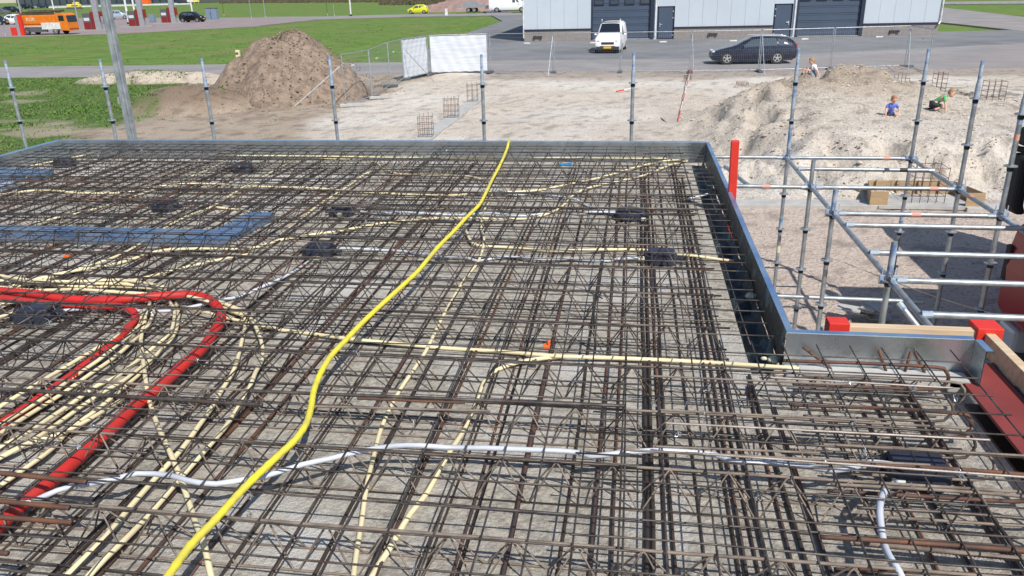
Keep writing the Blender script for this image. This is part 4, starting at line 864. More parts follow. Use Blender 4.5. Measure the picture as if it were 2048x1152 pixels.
# ================================================================== VEHICLES
def lerp(a, b, t): return a + (b - a) * t
def wheel(par, x, y, r, wd, side):
    b = MB(); b.lathe((x, y - side * wd * .5, r), [(r * .6, 0), (r * .95, .0), (r, .03), (r, wd - .03), (r * .95, wd), (r * .6, wd)], 20, (0, side, 0)); t = b.build('wheel', M['black'], par, smooth=True)
    b = MB(); c = (x, y + side * (wd * .5 - .01), r); b.lathe(c, [(r * .66, -.03), (r * .66, .012), (r * .58, .012), (r * .56, -.01)], 18, (0, side, 0)); b.lathe(c, [(r * .16, -.02), (r * .14, .014)], 10, (0, side, 0))
    for k in range(5):
        a = k * 1.2566 + .3; b.box((x + math.cos(a) * r * .35, y + side * (wd * .5 - .008), r + math.sin(a) * r * .35), (r * .55, .02, r * .17), ry=-a)
    b.build('rim', M['rim'], t, smooth=True)
def car(name, label, cat, loc, rz, paint, st, wins, ws=None, rw=None, wheels=(.85, 3.4), wr=.31, roofbars=False, lowm='plastic', extra=None, s=1.0, lampz=.66):
    t = thing(name, label, cat, loc, rz); t.scale = (s, s, s)
    def ring(q):
        x, zb, zbelt, zt, wbl, wt = q; zm = (zb + zbelt) / 2
        h = [(wbl * .93, zb), (wbl * .985, zb + .1), (wbl, zm), (wbl * .985, zbelt), (lerp(wbl * .985, wt, .85), lerp(zbelt, zt, .82)), (wt * .82, lerp(zbelt, zt, .97)), (wt * .4, zt)]
        return [Vector((x, y, z)) for y, z in h] + [Vector((x, -y, z)) for y, z in reversed(h)]
    b = MB(); b.loft([ring(q) for q in st]); b.build('body', M[paint], t, smooth=True)
    def surf(x):
        for a, c in zip(st, st[1:]):
            if a[0] <= x <= c[0]: f = (x - a[0]) / (c[0] - a[0] + 1e-9); return [lerp(p, q, f) for p, q in zip(a, c)]
        return st[-1]
    for sd in (1, -1):
        for poly in wins:
            b = MB(); vs = []
            for (x, fz) in poly:
                q = surf(x); f = fz * .8; vs.append((x, sd * (lerp(q[4] * .985, lerp(q[4] * .985, q[5], .85), f / .82) + .006), lerp(q[2], q[3], f)))
            b.add(vs, [tuple(range(len(vs)))] if sd > 0 else [tuple(range(len(vs)))[::-1]]); b.build('side_window', M['winb'], t)
    for nm, w_ in (('windscreen', ws), ('rear_window', rw)):
        if w_:
            xa, xb, fa, fb = w_; k = 5; b = MB(); rings = []
            for i in range(k + 1):
                f = i / k; q = surf(lerp(xa, xb, f)); z = lerp(q[2], q[3], 1.0) + .006; hw = lerp(fa, fb, f)
                rings.append([(q[0] + (-.012 if nm == 'windscreen' else .012), y * hw, z - abs(y) ** 2 * .03) for y in (-1, -.5, 0, .5, 1)])
            vs = [p for r_ in rings for p in r_]; fs = [(i * 5 + j, i * 5 + j + 1, i * 5 + j + 6, i * 5 + j + 5) for i in range(k) for j in range(4)]
            b.add(vs, fs); b.build(nm, M['win'], t, smooth='all')
    W = max(q[4] for q in st)
    for x in wheels:
        for sd in (1, -1):
            b = MB(); b.lathe((x, sd * (W - .2), wr + .01), [(wr * 1.13, 0), (wr * 1.13, .19)], 18, (0, sd, 0)); b.build('wheel_arch', M['black'], t, smooth=True)
            wheel(t, x, sd * (W - .1), wr, .2, sd)
    L = st[-1][0]
    for sd in (1, -1):
        q = surf(.12); b = MB(); b.ball((.13, sd * q[4] * .72, lampz), .12, 8, 5, (.9, 1.3, .7)); b.build('headlight', M['lamp'], t, smooth='all')
        q = surf(L - .1); b = MB(); b.box((L - .07, sd * q[4] * .86, lampz + .22), (.1, .14, .34)); b.build('tail_light', M['rlamp'], t, bevel=.02)
        b = MB(); q = surf(ws[0] + .25 if ws else 1.4); b.ball((q[0] + .1, sd * (q[4] + .1), q[2] + .08), .1, 8, 5, (.5, 1, .75)); b.build('wing_mirror', M[paint], t, smooth='all')
        if roofbars: b = MB(); q = surf(L * .5); b.tube(smooth_path([(L * .43, sd * .56, q[3] - .02), (L * .5, sd * .58, q[3] + .05), (L * .85, sd * .56, q[3] + .02), (L * .9, sd * .55, q[3] - .06)], .1), .016, 6); b.build('roof_rail', M['rim'], t, smooth='all')
    b = MB(); b.box((.02, 0, .42), (.06, W * 1.1, .16)); b.build('grille', M['plastic'], t, bevel=.01)
    b = MB(); b.box((-.02, 0, .42), (.02, .5, .11)); b.build('number_plate', M['plate'], t)
    b = MB(); b.box((L * .5, 0, .27), (L * .9, W * 1.7, .14)); b.build('underbody', M['black'], t)
    if extra: extra(t)
    return t
est = [(0, .32, .5, .56, .62, .5), (.1, .22, .62, .68, .78, .6), (.45, .19, .72, .80, .86, .66), (1.1, .19, .84, .95, .89, .7), (1.3, .19, .87, 1.0, .89, .7), (1.75, .19, .9, 1.24, .89, .62), (2.15, .19, .92, 1.42, .89, .6), (2.8, .19, .94, 1.48, .89, .6), (3.6, .19, .96, 1.45, .88, .6), (4.15, .2, .98, 1.36, .86, .58), (4.4, .24, .99, 1.2, .84, .6), (4.56, .32, .9, 1.0, .78, .6), (4.6, .4, .72, .76, .7, .55)]
car('estate_car', 'dark blue estate car with silver wheels parked side on before the hall', 'car', (4.12, 47.05, 0), .012, 'carnavy', est, [[(1.55, .05), (2.12, .9), (2.62, 1.0), (2.62, .05)], [(2.72, .05), (2.72, 1.0), (3.42, 1.0), (3.5, .05)], [(3.6, .05), (3.5, 1.0), (3.95, .95), (4.3, .1)]], ws=(1.33, 2.12, .66, .56), rw=(4.2, 4.5, .55, .6), wheels=(.86, 3.55), wr=.33, roofbars=True)
van = [(0, .3, .5, .6, .7, .55), (.08, .24, .75, .85, .82, .66), (.35, .22, .95, 1.05, .88, .72), (.95, .22, 1.02, 1.2, .9, .74), (1.1, .22, 1.05, 1.3, .9, .72), (1.75, .22, 1.1, 1.86, .9, .68), (2.1, .22, 1.1, 1.93, .9, .72), (4.1, .22, 1.1, 1.93, .9, .74), (4.3, .24, 1.1, 1.9, .88, .72), (4.38, .34, 1.0, 1.8, .84, .68)]
def vx(t):
    for sd in (-1, 1):
        b = MB(); b.box((1.95, sd * .62, 2.02), (.22, .05, .2)); b.build('roof_bar_foot', M['carwhite'], t, bevel=.02)
    b = MB(); b.box((2.1, 0, 2.06), (.7, 1.15, .05)); b.build('roof_hatch', M['plastic'], t)
    b = MB(); b.box((-.01, 0, .36), (.1, 1.55, .2)); b.build('front_bumper', M['plastic'], t, bevel=.03)
    b = MB(); b.box((.03, 0, .66), (.09, .85, .16)); b.build('upper_grille', M['plastic'], t, bevel=.02)
    b = MB(); b.box((-.07, 0, .4), (.02, .52, .13)); b.build('number_plate', M['plate'], t)
car('panel_van', 'small white panel van facing the viewer in front of the left roller door', 'van', (-1.9, 54.6, 0), math.pi / 2 - .08, 'carwhite', van, [[(1.4, .05), (1.75, .9), (2.2, .95), (2.25, .05)]], ws=(1.1, 1.74, .72, .6), wheels=(.8, 3.6), wr=.32, extra=vx, lampz=.8)
hat = [(0, .3, .5, .58, .6, .5), (.1, .22, .65, .72, .74, .58), (.5, .2, .78, .9, .78, .64), (.85, .2, .85, 1.0, .8, .6), (1.35, .2, .88, 1.36, .8, .58), (1.8, .2, .9, 1.44, .8, .58), (2.8, .2, .92, 1.42, .8, .58), (3.25, .22, .93, 1.2, .78, .56), (3.4, .35, .8, .86, .7, .5)]
hw_ = [[(1.0, .1), (1.4, .9), (1.95, .95), (1.95, .05)], [(2.05, .05), (2.05, .95), (2.75, .9), (3.05, .1)]]
def gl(px, py): p = at(px, py); return (p.x, p.y, -.02)
p = at(836, 27.5); car('small_hatchback', 'bright yellow small hatchback on the far road', 'car', (p.x - 1.9, p.y, .01), .05, 'caryellow', hat, hw_, ws=(.88, 1.33, .6, .52), rw=(2.9, 3.3, .5, .5), wheels=(.62, 2.85), wr=.29, s=1.12)
p = at(388, 44); car('black_hatchback', 'black car parked beside the last pump of the petrol station', 'car', (p.x + 1.9, p.y, 0), math.pi + .0, 'carblack', hat, hw_, ws=(.88, 1.33, .6, .52), rw=(2.9, 3.3, .5, .5), wheels=(.62, 2.85), wr=.29, s=1.2)
p = at(243, 38); car('silver_hatchback', 'silver blue car behind the second petrol pump', 'car', (p.x + 2.0, p.y, 0), math.pi + .3, 'carsilver', hat, hw_, ws=(.88, 1.33, .6, .52), rw=(2.9, 3.3, .5, .5), wheels=(.62, 2.85), wr=.29, s=1.25)
p = at(30, 49); car('white_car', 'white car half hidden behind the orange truck', 'car', (p.x + 2.6, p.y, 0), math.pi - .1, 'carwhite', hat, hw_, ws=(.88, 1.33, .6, .52), rw=(2.9, 3.3, .5, .5), wheels=(.62, 2.85), wr=.29, s=1.25)
p = at(2, 50); car('dark_car', 'dark blue car at the far left edge before the row of parked vans', 'car', (p.x + 1.5, p.y, 0), math.pi + .05, 'carnavy', hat, hw_, ws=(.88, 1.33, .6, .52), rw=(2.9, 3.3, .5, .5), wheels=(.62, 2.85), wr=.29, s=1.25)
for k_, (px, py, lab, pt) in enumerate(((10, 30, 'grey van leftmost in the row behind the orange truck', 'greyd'), (32, 26, 'second dark van of the row behind the orange truck', 'carblack'), (90, 16, 'dark van above the cab of the orange truck', 'navyd'), (60, 18, 'black van above the tank of the orange truck', 'carblack'))):
    p = at(px, py); car('parked_van', lab, 'van', (p.x + 2, p.y, 0), math.pi + .2, pt, van, [[(1.4, .05), (1.75, .9), (2.2, .95), (2.25, .05)]], ws=(1.1, 1.74, .72, .6), wheels=(.8, 3.6), wr=.32, s=1.15)
p = at(1019, 24); lv = [(0, .3, .6, .7, .8, .6), (.1, .3, .95, 1.1, .95, .75), (.9, .28, 1.1, 1.45, .98, .8), (1.6, .28, 1.2, 2.45, .98, .82), (2.2, .28, 1.2, 2.6, .98, .85), (5.6, .28, 1.2, 2.6, .98, .85), (5.75, .4, 1.1, 2.5, .95, .8)]
car('large_van', 'large white van parked by the left corner of the hall', 'van', (p.x + 3.6, p.y, .0), math.pi, 'carwhite', lv, [[(1.25, .15), (1.7, .75), (2.3, .85), (2.3, .1)]], ws=(.95, 1.58, .8, .65), wheels=(.95, 4.6), wr=.36, s=1.25, lampz=.95)
# flatbed trailer
p = at(945, 24.6); t = thing('flatbed_trailer', 'grey flatbed trailer with twin wheels beside the large white van', 'trailer', (p.x, p.y, 0), .03)
b = MB(); b.box((0, 0, .95), (5.4, 2.2, .25)); b.box((-.1, -1.08, 1.2), (5.2, .05, .35)); b.box((-.1, 1.08, 1.2), (5.2, .05, .35)); b.build('bed', M['grey'], t)
b = MB(); b.box((3.5, 0, .7), (2.0, .15, .15)); b.box((3.2, 0, 1.0), (1.0, .8, .3)); b.build('drawbar', M['greyd'], t)
b = MB(); b.box((-.3, 0, 1.5), (2.3, 1.0, .9)); b.build('load', M['grey'], t)
for x in (-.6, .5):
    for s_ in (-1, 1): wheel(t, x, s_ * 1.0, .42, .25, s_)
# orange truck
p = at(52, 70.5); t = thing('orange_truck', 'orange suction truck with dark cab parked at the petrol station', 'truck', (p.x - .8, p.y + 1.1, 0), -.02)
t.scale = (.84, .85, .86)
b = MB(); b.box((3.2, .0, 2.15), (6.4, 2.3, 1.3)); b.box((3.0, 0, 1.3), (6.4, 2.35, .3)); b.build('tank_body', M['carorange'], t, bevel=.12)
b = MB(); 
for i in range(9): b.box((3.3 + i * .33, -1.17, 2.15), (.05, .04, 1.2))
b.build('ribs', M['carorange'], t)
b = MB(); b.box((3.2, 0, 2.95), (5.8, 1.6, .3)); b.tube([(0.6, -.6, 3.2), (6, -.6, 3.2)], .12, 8); b.tube([(.8, .5, 3.3), (7, .5, 3.35)], .18, 8); b.build('top_gear', M['brush'], t)
b = MB(); b.box((3.0, -1.19, 1.22), (5.0, .03, .08)); b.build('side_stripe', M['white'], t)
b = MB(); b.loft([[Vector((x, y, z)) for y, z in ((-1.15, zb), (-1.15, zt), (1.15, zt), (1.15, zb))] for x, zb, zt in ((6.5, .6, 3.0), (7.9, .55, 3.0), (8.35, .5, 2.7), (8.5, .5, 1.7), (8.5, .5, .8))]); cb = b.build('cab', M['carorange'], t, bevel=.06)
b = MB(); b.box((7.55, -1.16, 2.3), (.9, .03, .75)); b.build('cab_window', M['win'], t)
b = MB(); b.add([(8.39, -1.05, 2.68), (8.39, 1.05, 2.68), (8.53, 1.05, 1.75), (8.53, -1.05, 1.75)], [(0, 1, 2, 3)]); b.build('windscreen', M['win'], t)
b = MB(); b.box((2.9, -1.02, .75), (3.6, .3, .7)); b.build('side_guard', M['greyd'], t)
b = MB(); b.box((5.6, -1.24, 1.25), (3.2, .05, .95)); b.build('white_board', M['white'], t)
b = MB(); b.box((8.55, 0, 1.0), (.12, 2.1, .3)); b.build('bumper', M['carorange'], t)
for x in (1.2, 6.2):
    for s_ in (-1, 1): wheel(t, x, s_ * 1.05, .52, .3, s_)
fc = bpy.data.curves.new('lettering', 'FONT'); fc.body = 'KOK'; fc.size = .75; fc.extrude = .01
fo_ = bpy.data.objects.new('lettering', fc); COL.objects.link(fo_); dg = bpy.context.evaluated_depsgraph_get(); tm = bpy.data.meshes.new_from_object(fo_.evaluated_get(dg)); bpy.data.objects.remove(fo_)
fo_ = bpy.data.objects.new('lettering', tm); tm.materials.clear(); tm.materials.append(M['white']); COL.objects.link(fo_); fo_.parent = t; fo_.location = (1.5, -1.19, 1.95); fo_.rotation_euler = (R(90), 0, 0)
# red truck at right, close to the scaffold; unseen blocks added for its shadow
t = thing('red_truck', 'dark red truck at the right edge with big black mirrors', 'truck', (4.2, 8.1, 0))
b = MB(); b.loft([[Vector((x, y, z)) for x, z in ((0.12, .62), (0, .8), (-.03, 1.3), (.05, 1.75), (.3, 1.9), (2.2, 1.9), (2.2, .62))] for y in (-1.2, -1.1, 0, .85, 1.02)]); b.build('cab_lower', M['carred'], t, bevel=.09)
b = MB(); b.box((1.25, -.05, 2.4), (1.6, 1.9, 1.0), taper=.92); b.build('cab_upper', M['win'], t, bevel=.08)
b = MB(); b.box((1.2, -.05, 2.98), (1.7, 2.0, .2)); b.build('cab_roof', M['carred'], t, bevel=.08)
b = MB(); b.box((1.6, .1, 3.4), (1.7, 1.7, .6)); b.build('roof_shadow_block', M['carred'], t, bevel=.1)  # invented block above the cab, out of view, added to lengthen the shadow
b = MB(); b.box((.25, 1.05, 1.35), (.1, .04, .5)); b.box((.0, .9, 1.32), (.06, .12, .42)); b.build('grab_slot', M['black'], t, bevel=.02)
b = MB(); b.box((.2, .75, .5), (.3, .4, .28)); b.build('headlight', M['lamp'], t, bevel=.05)
b = MB(); b.box((.9, .4, .35), (1.2, 1.4, .4)); b.build('chassis', M['black'], t, bevel=.05)
for (x, y) in ((1.0, .8), (1.0, -1.0)): wheel(t, x, y, .48, .3, 1 if y > 0 else -1)
b = MB(); b.loft([[Vector((.0 + q * .12 + dx, 1.28 + dy, z)) for dx, dy in ((-.06, -.13), (.06, -.13), (.08, .13), (-.08, .13))] for q, z in ((1.2, 1.80), (.85, 1.9), (.8, 2.08), (.8, 2.40), (.9, 2.47))]); b.build('mirror', M['black'], t, bevel=.04)
b = MB(); b.loft([[Vector((.02 + q * .12 + dx, 1.32 + dy, z)) for dx, dy in ((-.05, -.11), (.05, -.11), (.06, .11), (-.06, .11))] for q, z in ((1.0, 2.55), (.8, 2.6), (.8, 2.70), (1.0, 2.76))]); b.build('mirror', M['black'], t, bevel=.03)
b = MB(); b.tube(smooth_path([(.08, 1.42, 2.51), (.06, 1.3, 2.52), (.3, 1.1, 2.52), (.8, .9, 2.5)], .1), .035, 7); b.build('mirror_arm', M['black'], t, smooth='all')
b = MB(); b.box((4.6, -.2, 2.2), (4.4, 2.3, 2.6)); b.build('body_box', M['carred'], t, bevel=.05)
b = MB(); b.box((.9, -2.2, 2.3), (1.9, 1.7, 2.6)); b.build('near_shadow_block', M['carred'], t, bevel=.1)  # invented block out of view, there only to cast shadow
b = MB(); b.box((2.6, 2.9, 2.2), (1.2, 3.4, 2.0)); b.box((2.4, 1.3, 1.2), (.5, 1.2, .4)); b.build('far_shadow_block', M['carred'], t, bevel=.1)  # added out of view to cast the second shadow lobe
# ================================================================== FAR BACKGROUND LEFT
def pole(px, py, h, r, lab, m='white', cat='pole', name='pole'):
    p = at(px, py); t = thing(name, lab, cat, (p.x, p.y, -.14)); b = MB(); b.tube([(0, 0, 0), (0, 0, h)], r, 8); b.build('shaft', M[m], t, smooth=True)
    b = MB(); b.lathe((0, 0, 0), [(r * 1.8, 0), (r * 1.8, .4), (r * 1.1, .45)], 8); b.build('base', M['black' if m == 'white' else 'grey'], t, smooth=True); return t
pole(702, 32, 5.5, .14, 'white pole with black foot at the far road', 'white')
pole(669, 33, 2.2, .05, 'thin grey sign pole left of the white pole', 'grey')
pole(531, 36, 5.2, .07, 'thin grey pole at the forecourt exit', 'galv'); pole(503, 37, 4.0, .06, 'thin post with pale sign plate at the forecourt edge', 'galv')
pole(448, 31, 3.6, .05, 'young tree stake behind the blue grey bins', 'brush'); pole(655, 30, 4.0, .05, 'dark thin pole in the far grass', 'brush')
pole(386, 34, 6, .16, 'white flag pole above the black car', 'white'); pole(160, 60, 5, .1, 'thin pale pole in front of the first pump', 'grey')
pole(258, 48, 7, .17, 'white canopy pole beside the silver car', 'white'); pole(272, 40, 7, .17, 'white canopy pole behind the second pump', 'white')
pole(45, 40, 7, .18, 'grey canopy pole left behind the orange truck', 'grey'); pole(111, 34, 7, .16, 'pale canopy pole behind the truck cab', 'white')
def pump(px, py, lab, s=1.0):
    p = at(px, py); t = thing('petrol_pump', lab, 'petrol pump', (p.x, p.y, 0), .1, 'petrol pumps under the canopy columns')
    b = MB(); b.box((0, 0, 1.15), (1.1, .6, 2.3)); b.build('cabinet', M['greyd'], t, bevel=.03)
    b = MB(); b.box((0, -.31, .6), (.95, .03, 1.0)); b.build('front_panel', M['dred'], t); b = MB(); b.box((0, -.31, 1.5), (.8, .04, .4)); b.build('display', M['lamp'], t)
    b = MB(); b.box((.85, 0, 1.25), (.45, .6, 2.5)); b.build('hose_column', M['dred'], t, bevel=.03)
    b = MB(); b.box((1.45, 0, 3.4), (.75, .6, 6.8)); b.build('canopy_column', M['grey'], t, bevel=.03)
    b = MB(); b.box((2.05, -.1, 1.9), (.4, .3, 1.2)); b.build('red_box', M['dred'], t, bevel=.03)
    b = MB(); b.box((.6, 0, .06), (5.0, 1.3, .16)); b.build('island', M['kerb'], t)
pump(180, 61, 'petrol pump nearest to the orange truck'); pump(268, 54, 'petrol pump in the middle of the forecourt'); pump(332, 47, 'petrol pump left of the black car')
p = at(306, 44); b = MB(); b.box((0, 0, .6), (1.0, .7, 1.2)); o = b.build('waste_bin', M['bluegrey'], bevel=.03); o.location = (p.x, p.y, .05); tag(o, 'grey blue bin between the middle and right petrol pumps', 'bin')
for k_, px in enumerate((420, 431)):
    p = at(px, 38.5); t = thing('container_bin', 'tall grey blue bin right of the black car, ' + ('left one' if k_ == 0 else 'right one'), 'bin', (p.x, p.y, 0)); b = MB(); b.box((0, 0, .95), (.95 * 1.1, 1.0, 1.9), taper=.93); b.build('body', M['bluegrey'], t, bevel=.04); b = MB(); b.box((0, 0, 1.97), (1.1, 1.05, .1)); b.build('lid', M['greyd'], t, bevel=.03)
t = thing('gate_sign', 'red and white striped block sign at the left forecourt edge', 'sign', (*at(45, 71).xy, 0)); b = MB(); b.box((.15, 0, 1.25), (.45, .3, 2.6), ry=-.0); b.build('red_panel', M['redpaint'], t); b = MB(); b.box((-.3, 0, 1.2), (.42, .3, 2.5)); b.build('grey_panel', M['grey'], t); b = MB(); b.box((-1.0, 0, .5), (.8, .3, 1.0)); b.build('low_panel', M['redpaint'], t)
pole(12, 72, 1.3, .05, 'small post with pale top at the left picture edge', 'grey', 'post')
t = thing('yellow_machine', 'yellow machine on a low loader behind the orange truck cab', 'machine', (*at(150, 21).xy, 0)); b = MB(); b.box((0, 0, 1.6), (5, 2, 1.2)); b.box((1.0, 0, 2.5), (2, 1.6, .8)); b.build('hull', M['yel'], t, bevel=.3); b = MB(); b.box((1.0, -1.02, 1.7), (2.6, .05, .3)); b.build('stripe', M['black'], t); b = MB(); b.box((0, 0, .7), (5.5, 1.8, .5)); b.build('loader_bed', M['greyd'], t)
t = thing('white_rail', 'long white guard rail behind the forecourt', 'guard rail', (*at(240, 17).xy, 0)); b = MB(); b.box((0, 0, 1.1), (60, .15, .5), .05); b.build('beam', M['white'], t)
for i in range(12): b = MB(); b.box((-27 + i * 5, -.2 - (27 - i * 5) * .05 + .4, .5), (.15, .15, 1.0)); b.build('rail_post', M['grey'], t)
t = thing('dealer_hall', 'dark glazed showroom building far behind the forecourt', 'building', (*at(190, 13).xy, 0)); b = MB(); b.box((0, 8, 4), (90, 14, 8)); b.build('wall', M['navyd'], t)
for i in range(22): b = MB(); b.box((-42 + i * 4, .9, 3), (3.2, .1, 4.2)); b.build('window', M['winb'], t)
b = MB(); b.box((0, .8, .45), (90, .3, .9)); b.build('plinth', M['grey'], t)
t = thing('orange_container', 'orange skip container behind the middle petrol pump', 'container', (*at(291, 12).xy, 0)); b = MB(); b.box((0, 0, 1.9), (5.0, 2.4, 2.2)); b.build('shell', M['orangep'], t, bevel=.05); b = MB(); b.box((1.0, 0, .6), (6.5, 2.2, .6)); b.build('skid', M['bluegrey'], t)
t = thing('white_trailer', 'white box trailer standing far behind the right petrol pump', 'trailer', (*at(372, 8).xy, 0)); b = MB(); b.box((0, 0, 2.4), (14, 2.5, 3.0)); b.build('box_body', M['carwhite'], t, bevel=.05); b = MB(); b.box((0, 0, .8), (13, 2.3, .5)); b.build('chassis', M['greyd'], t)
for x in (-5, -3.7, 4.5): wheel(t, x, -1.0, .5, .3, -1)
p = at(393, 8); b = MB(); b.box((0, 0, 2.6), (3.4, .3, 2.4)); b.tube([(-1.2, 0, 0), (-1.2, 0, 1.6)], .1, 6); b.tube([(1.2, 0, 0), (1.2, 0, 1.6)], .1, 6); o = b.build('yellow_sign', M['yel']); o.location = (p.x, p.y, 0); tag(o, 'yellow sign board above the black car', 'sign')
t = thing('far_hall', 'long dark low building on the horizon behind the grass', 'building', (*at(470, 3.5).xy, 0)); b = MB(); b.box((0, 10, 5), (130, 18, 10)); b.build('wall', M['navyd'], t); b = MB(); b.box((0, .8, .8), (130, .3, 1.6)); b.build('plinth', M['greyd'], t)
# scrub line and brown soil at top centre
b = MB()
for i in range(2600):
    u = random.random(); px = lerp(440, 905, u); py = 4.5 - 3.5 * u + random.uniform(-4, 2.0); p = at(px, py + 6 * (px > 760) * (random.random() < .3)); s_ = random.uniform(.25, .8)
    for k in range(3):
        a = random.uniform(0, 3.14); b.add([(p.x - s_ * math.cos(a), p.y - s_ * math.sin(a), -.1), (p.x + s_ * math.cos(a), p.y + s_ * math.sin(a), -.1), (p.x + s_ * .8 * math.cos(a), p.y + s_ * .5, s_ * 1.3), (p.x - s_ * .7 * math.cos(a), p.y, s_ * 1.1)], [(0, 1, 2, 3)])
tag(b.build('scrub', M['brush']), 'brown scrub and dead weeds along the far edge of the grass', 'scrub', kind='stuff')
p = at(900, 23); heap('soil_heap', 'low pinkish soil heap behind the flatbed trailer', p.x + 2, p.y + 9, 14, 8, 2.6, M['brickw'], 4.1)
p = at(975, 16); heap('rubble_heap', 'brick rubble heap left of the large white van', p.x, p.y + 6, 8, 6, 4.0, M['brickw'], 2.2)
p = at(477, 117); t = thing('marker_stone', 'small pale marker post standing in the meadow', 'marker post', (p.x, p.y, -.14)); b = MB(); b.box((0, 0, .35), (.3, .25, .75), taper=.9); b.build('stone', M['cream'], t, bevel=.03); b = MB(); b.box((0, -.13, .5), (.2, .02, .15)); b.build('plate', M['greyd'], t)
p = at(893, 31); b = MB(); b.box((0, 0, .5), (.5, .3, 1.2), taper=.8); o = b.build('marker_post', M['white'], bevel=.03); o.location = (p.x, p.y, 0); tag(o, 'small white marker post right of the yellow car', 'marker post')
# ================================================================== PEOPLE (children playing on the sand)
def skin_mesh(name, joints, edges, m, par, sub=2):
    me = bpy.data.meshes.new(name + '_src'); ks = list(joints); me.from_pydata([joints[k][0] for k in ks], [(ks.index(a), ks.index(b)) for a, b in edges], [])
    o = bpy.data.objects.new(name + '_src', me); COL.objects.link(o)
    o.modifiers.new('s', 'SKIN'); 
    if not me.skin_vertices:
        me.attributes  # skin layer is added by the modifier below
    import bmesh
    bm = bmesh.new(); bm.from_mesh(me); ly = bm.verts.layers.skin.verify(); bm.verts.ensure_lookup_table()
    for i, k in enumerate(ks):
        r = joints[k][1]; bm.verts[i][ly].radius = r if isinstance(r, tuple) else (r, r); bm.verts[i][ly].use_root = (i == 0)
    bm.to_mesh(me); bm.free()
    s = o.modifiers.new('sub', 'SUBSURF'); s.levels = sub; s.render_levels = sub
    dg = bpy.context.evaluated_depsgraph_get(); dg.update(); ev = bpy.data.meshes.new_from_object(o.evaluated_get(dg)); bpy.data.objects.remove(o)
    ev.materials.clear(); ev.materials.append(m); ev.polygons.foreach_set('use_smooth', [True] * len(ev.polygons)); ev.name = name
    return ev
def child(loc, rz, J, label, hair, shirt, sleeve, trous, boots=False, shoes='dark', scale=1.0, hat=0):
    t = thing('person', label, 'child', loc, rz); t.scale = (scale,) * 3
    P = {k: Vector(v) for k, v in J.items()}
    base = dict(pelvis=.085, waist=.075, chest=.088, neck=.034, hipL=.06, hipR=.06, kneeL=.042, kneeR=.042, ankL=.028, ankR=.028, toeL=.024, toeR=.024, shL=.04, shR=.04, elL=.028, elR=.028, wrL=.019, wrR=.019, haL=.022, haR=.022)
    E = [('pelvis', 'waist'), ('waist', 'chest'), ('chest', 'neck'), ('pelvis', 'hipL'), ('pelvis', 'hipR'), ('hipL', 'kneeL'), ('hipR', 'kneeR'), ('kneeL', 'ankL'), ('kneeR', 'ankR'), ('ankL', 'toeL'), ('ankR', 'toeR'), ('chest', 'shL'), ('chest', 'shR'), ('shL', 'elL'), ('shR', 'elR'), ('elL', 'wrL'), ('elR', 'wrR'), ('wrL', 'haL'), ('wrR', 'haR')]
    jt = {k: (P[k], base[k]) for k in base}
    ev = skin_mesh('body', jt, E, M['skin'], t)
    # head, face and fingers joined into the same body mesh
    b = MB(); nv = len(ev.vertices)
    H_ = P['head']; fd = P['face'].normalized(); up = (H_ - P['neck']).normalized(); rt = fd.cross(up).normalized(); up = rt.cross(fd).normalized()
    def hp(a, c, d): return H_ + rt * a + fd * c + up * d
    rings = []
    for zz, rx, ry, oy in ((-.115, .03, .03, .02), (-.1, .045, .05, .02), (-.06, .062, .075, .008), (-.01, .07, .088, 0), (.04, .073, .09, -.004), (.08, .064, .08, -.008), (.11, .038, .05, -.01), (.12, .005, .008, -.01)):
        rings.append([hp(rx * math.cos(a), ry * math.sin(a) + oy, zz) for a in [k * math.pi / 6 for k in range(12)]])
    b.loft(rings)
    b.loft([[hp(s * w_, c, d) for s, d in ((-1, dz), (1, dz), (1, dz - .012), (-1, dz - .012))] for w_, c, dz in ((.008, .08, .012), (.011, .098, -.012), (.012, .088, -.022))])
    for s in (-1, 1): b.ball(hp(s * .072, -.005, -.005), .016, 6, 4, (1, 1, 1.3))
    for sd in ('L', 'R'):
        w_ = P['wr' + sd]; h = P['ha' + sd]; d = (h - w_).normalized(); n = d.cross(Vector((0, 0, 1)));  n = n.normalized() if n.length > .05 else Vector((1, 0, 0))
        for k in range(4):
            o_ = h + n * (k - 1.5) * .014; ln = (.045, .052, .05, .04)[k]; dn = Vector((0, 0, -.012)); b.tube([o_, o_ + d * ln * .5 + dn * .3, o_ + d * ln + dn], [.0085, .0075, .006], 5)
        b.tube([w_ + d * .02 + n * .02, h - d * .0 + n * .045, h + d * .02 + n * .05], [.009, .008, .006], 5)
    tmp = b.build('tmp', M['skin']); import bmesh
    bm = bmesh.new(); bm.from_mesh(ev); bm.from_mesh(tmp.data); bm.to_mesh(ev); bm.free(); bpy.data.objects.remove(tmp)
    ev.polygons.foreach_set('use_smooth', [True] * len(ev.polygons))
    o = bpy.data.objects.new('body', ev); COL.objects.link(o); o.parent = t
    b = MB(); rings = []
    for zz, rx, ry, oy in ((-.05, .068, .05, -.045), (.0, .078, .075, -.028), (.04, .082, .09, -.014), (.085, .073, .085, -.01), (.12, .045, .055, -.012), (.132, .006, .01, -.012)):
        rings.append([hp(rx * math.cos(a) * (1 + .05 * math.sin(a * 5)), ry * math.sin(a) + oy, zz + .006 * math.sin(a * 7)) for a in [k * math.pi / 7 for k in range(14)]])
    b.loft(rings); b.build('hair', M[hair], t, smooth='all')
    b = MB()
    for s in (-1, 1): b.ball(hp(s * .028, .082, .008), .009, 6, 4)
    b.build('eyes', M['eye'], t); b = MB(); b.tube([hp(-.02, .079, -.05), hp(0, .086, -.052), hp(.02, .079, -.05)], .005, 5); b.build('mouth', M['dred'], t)
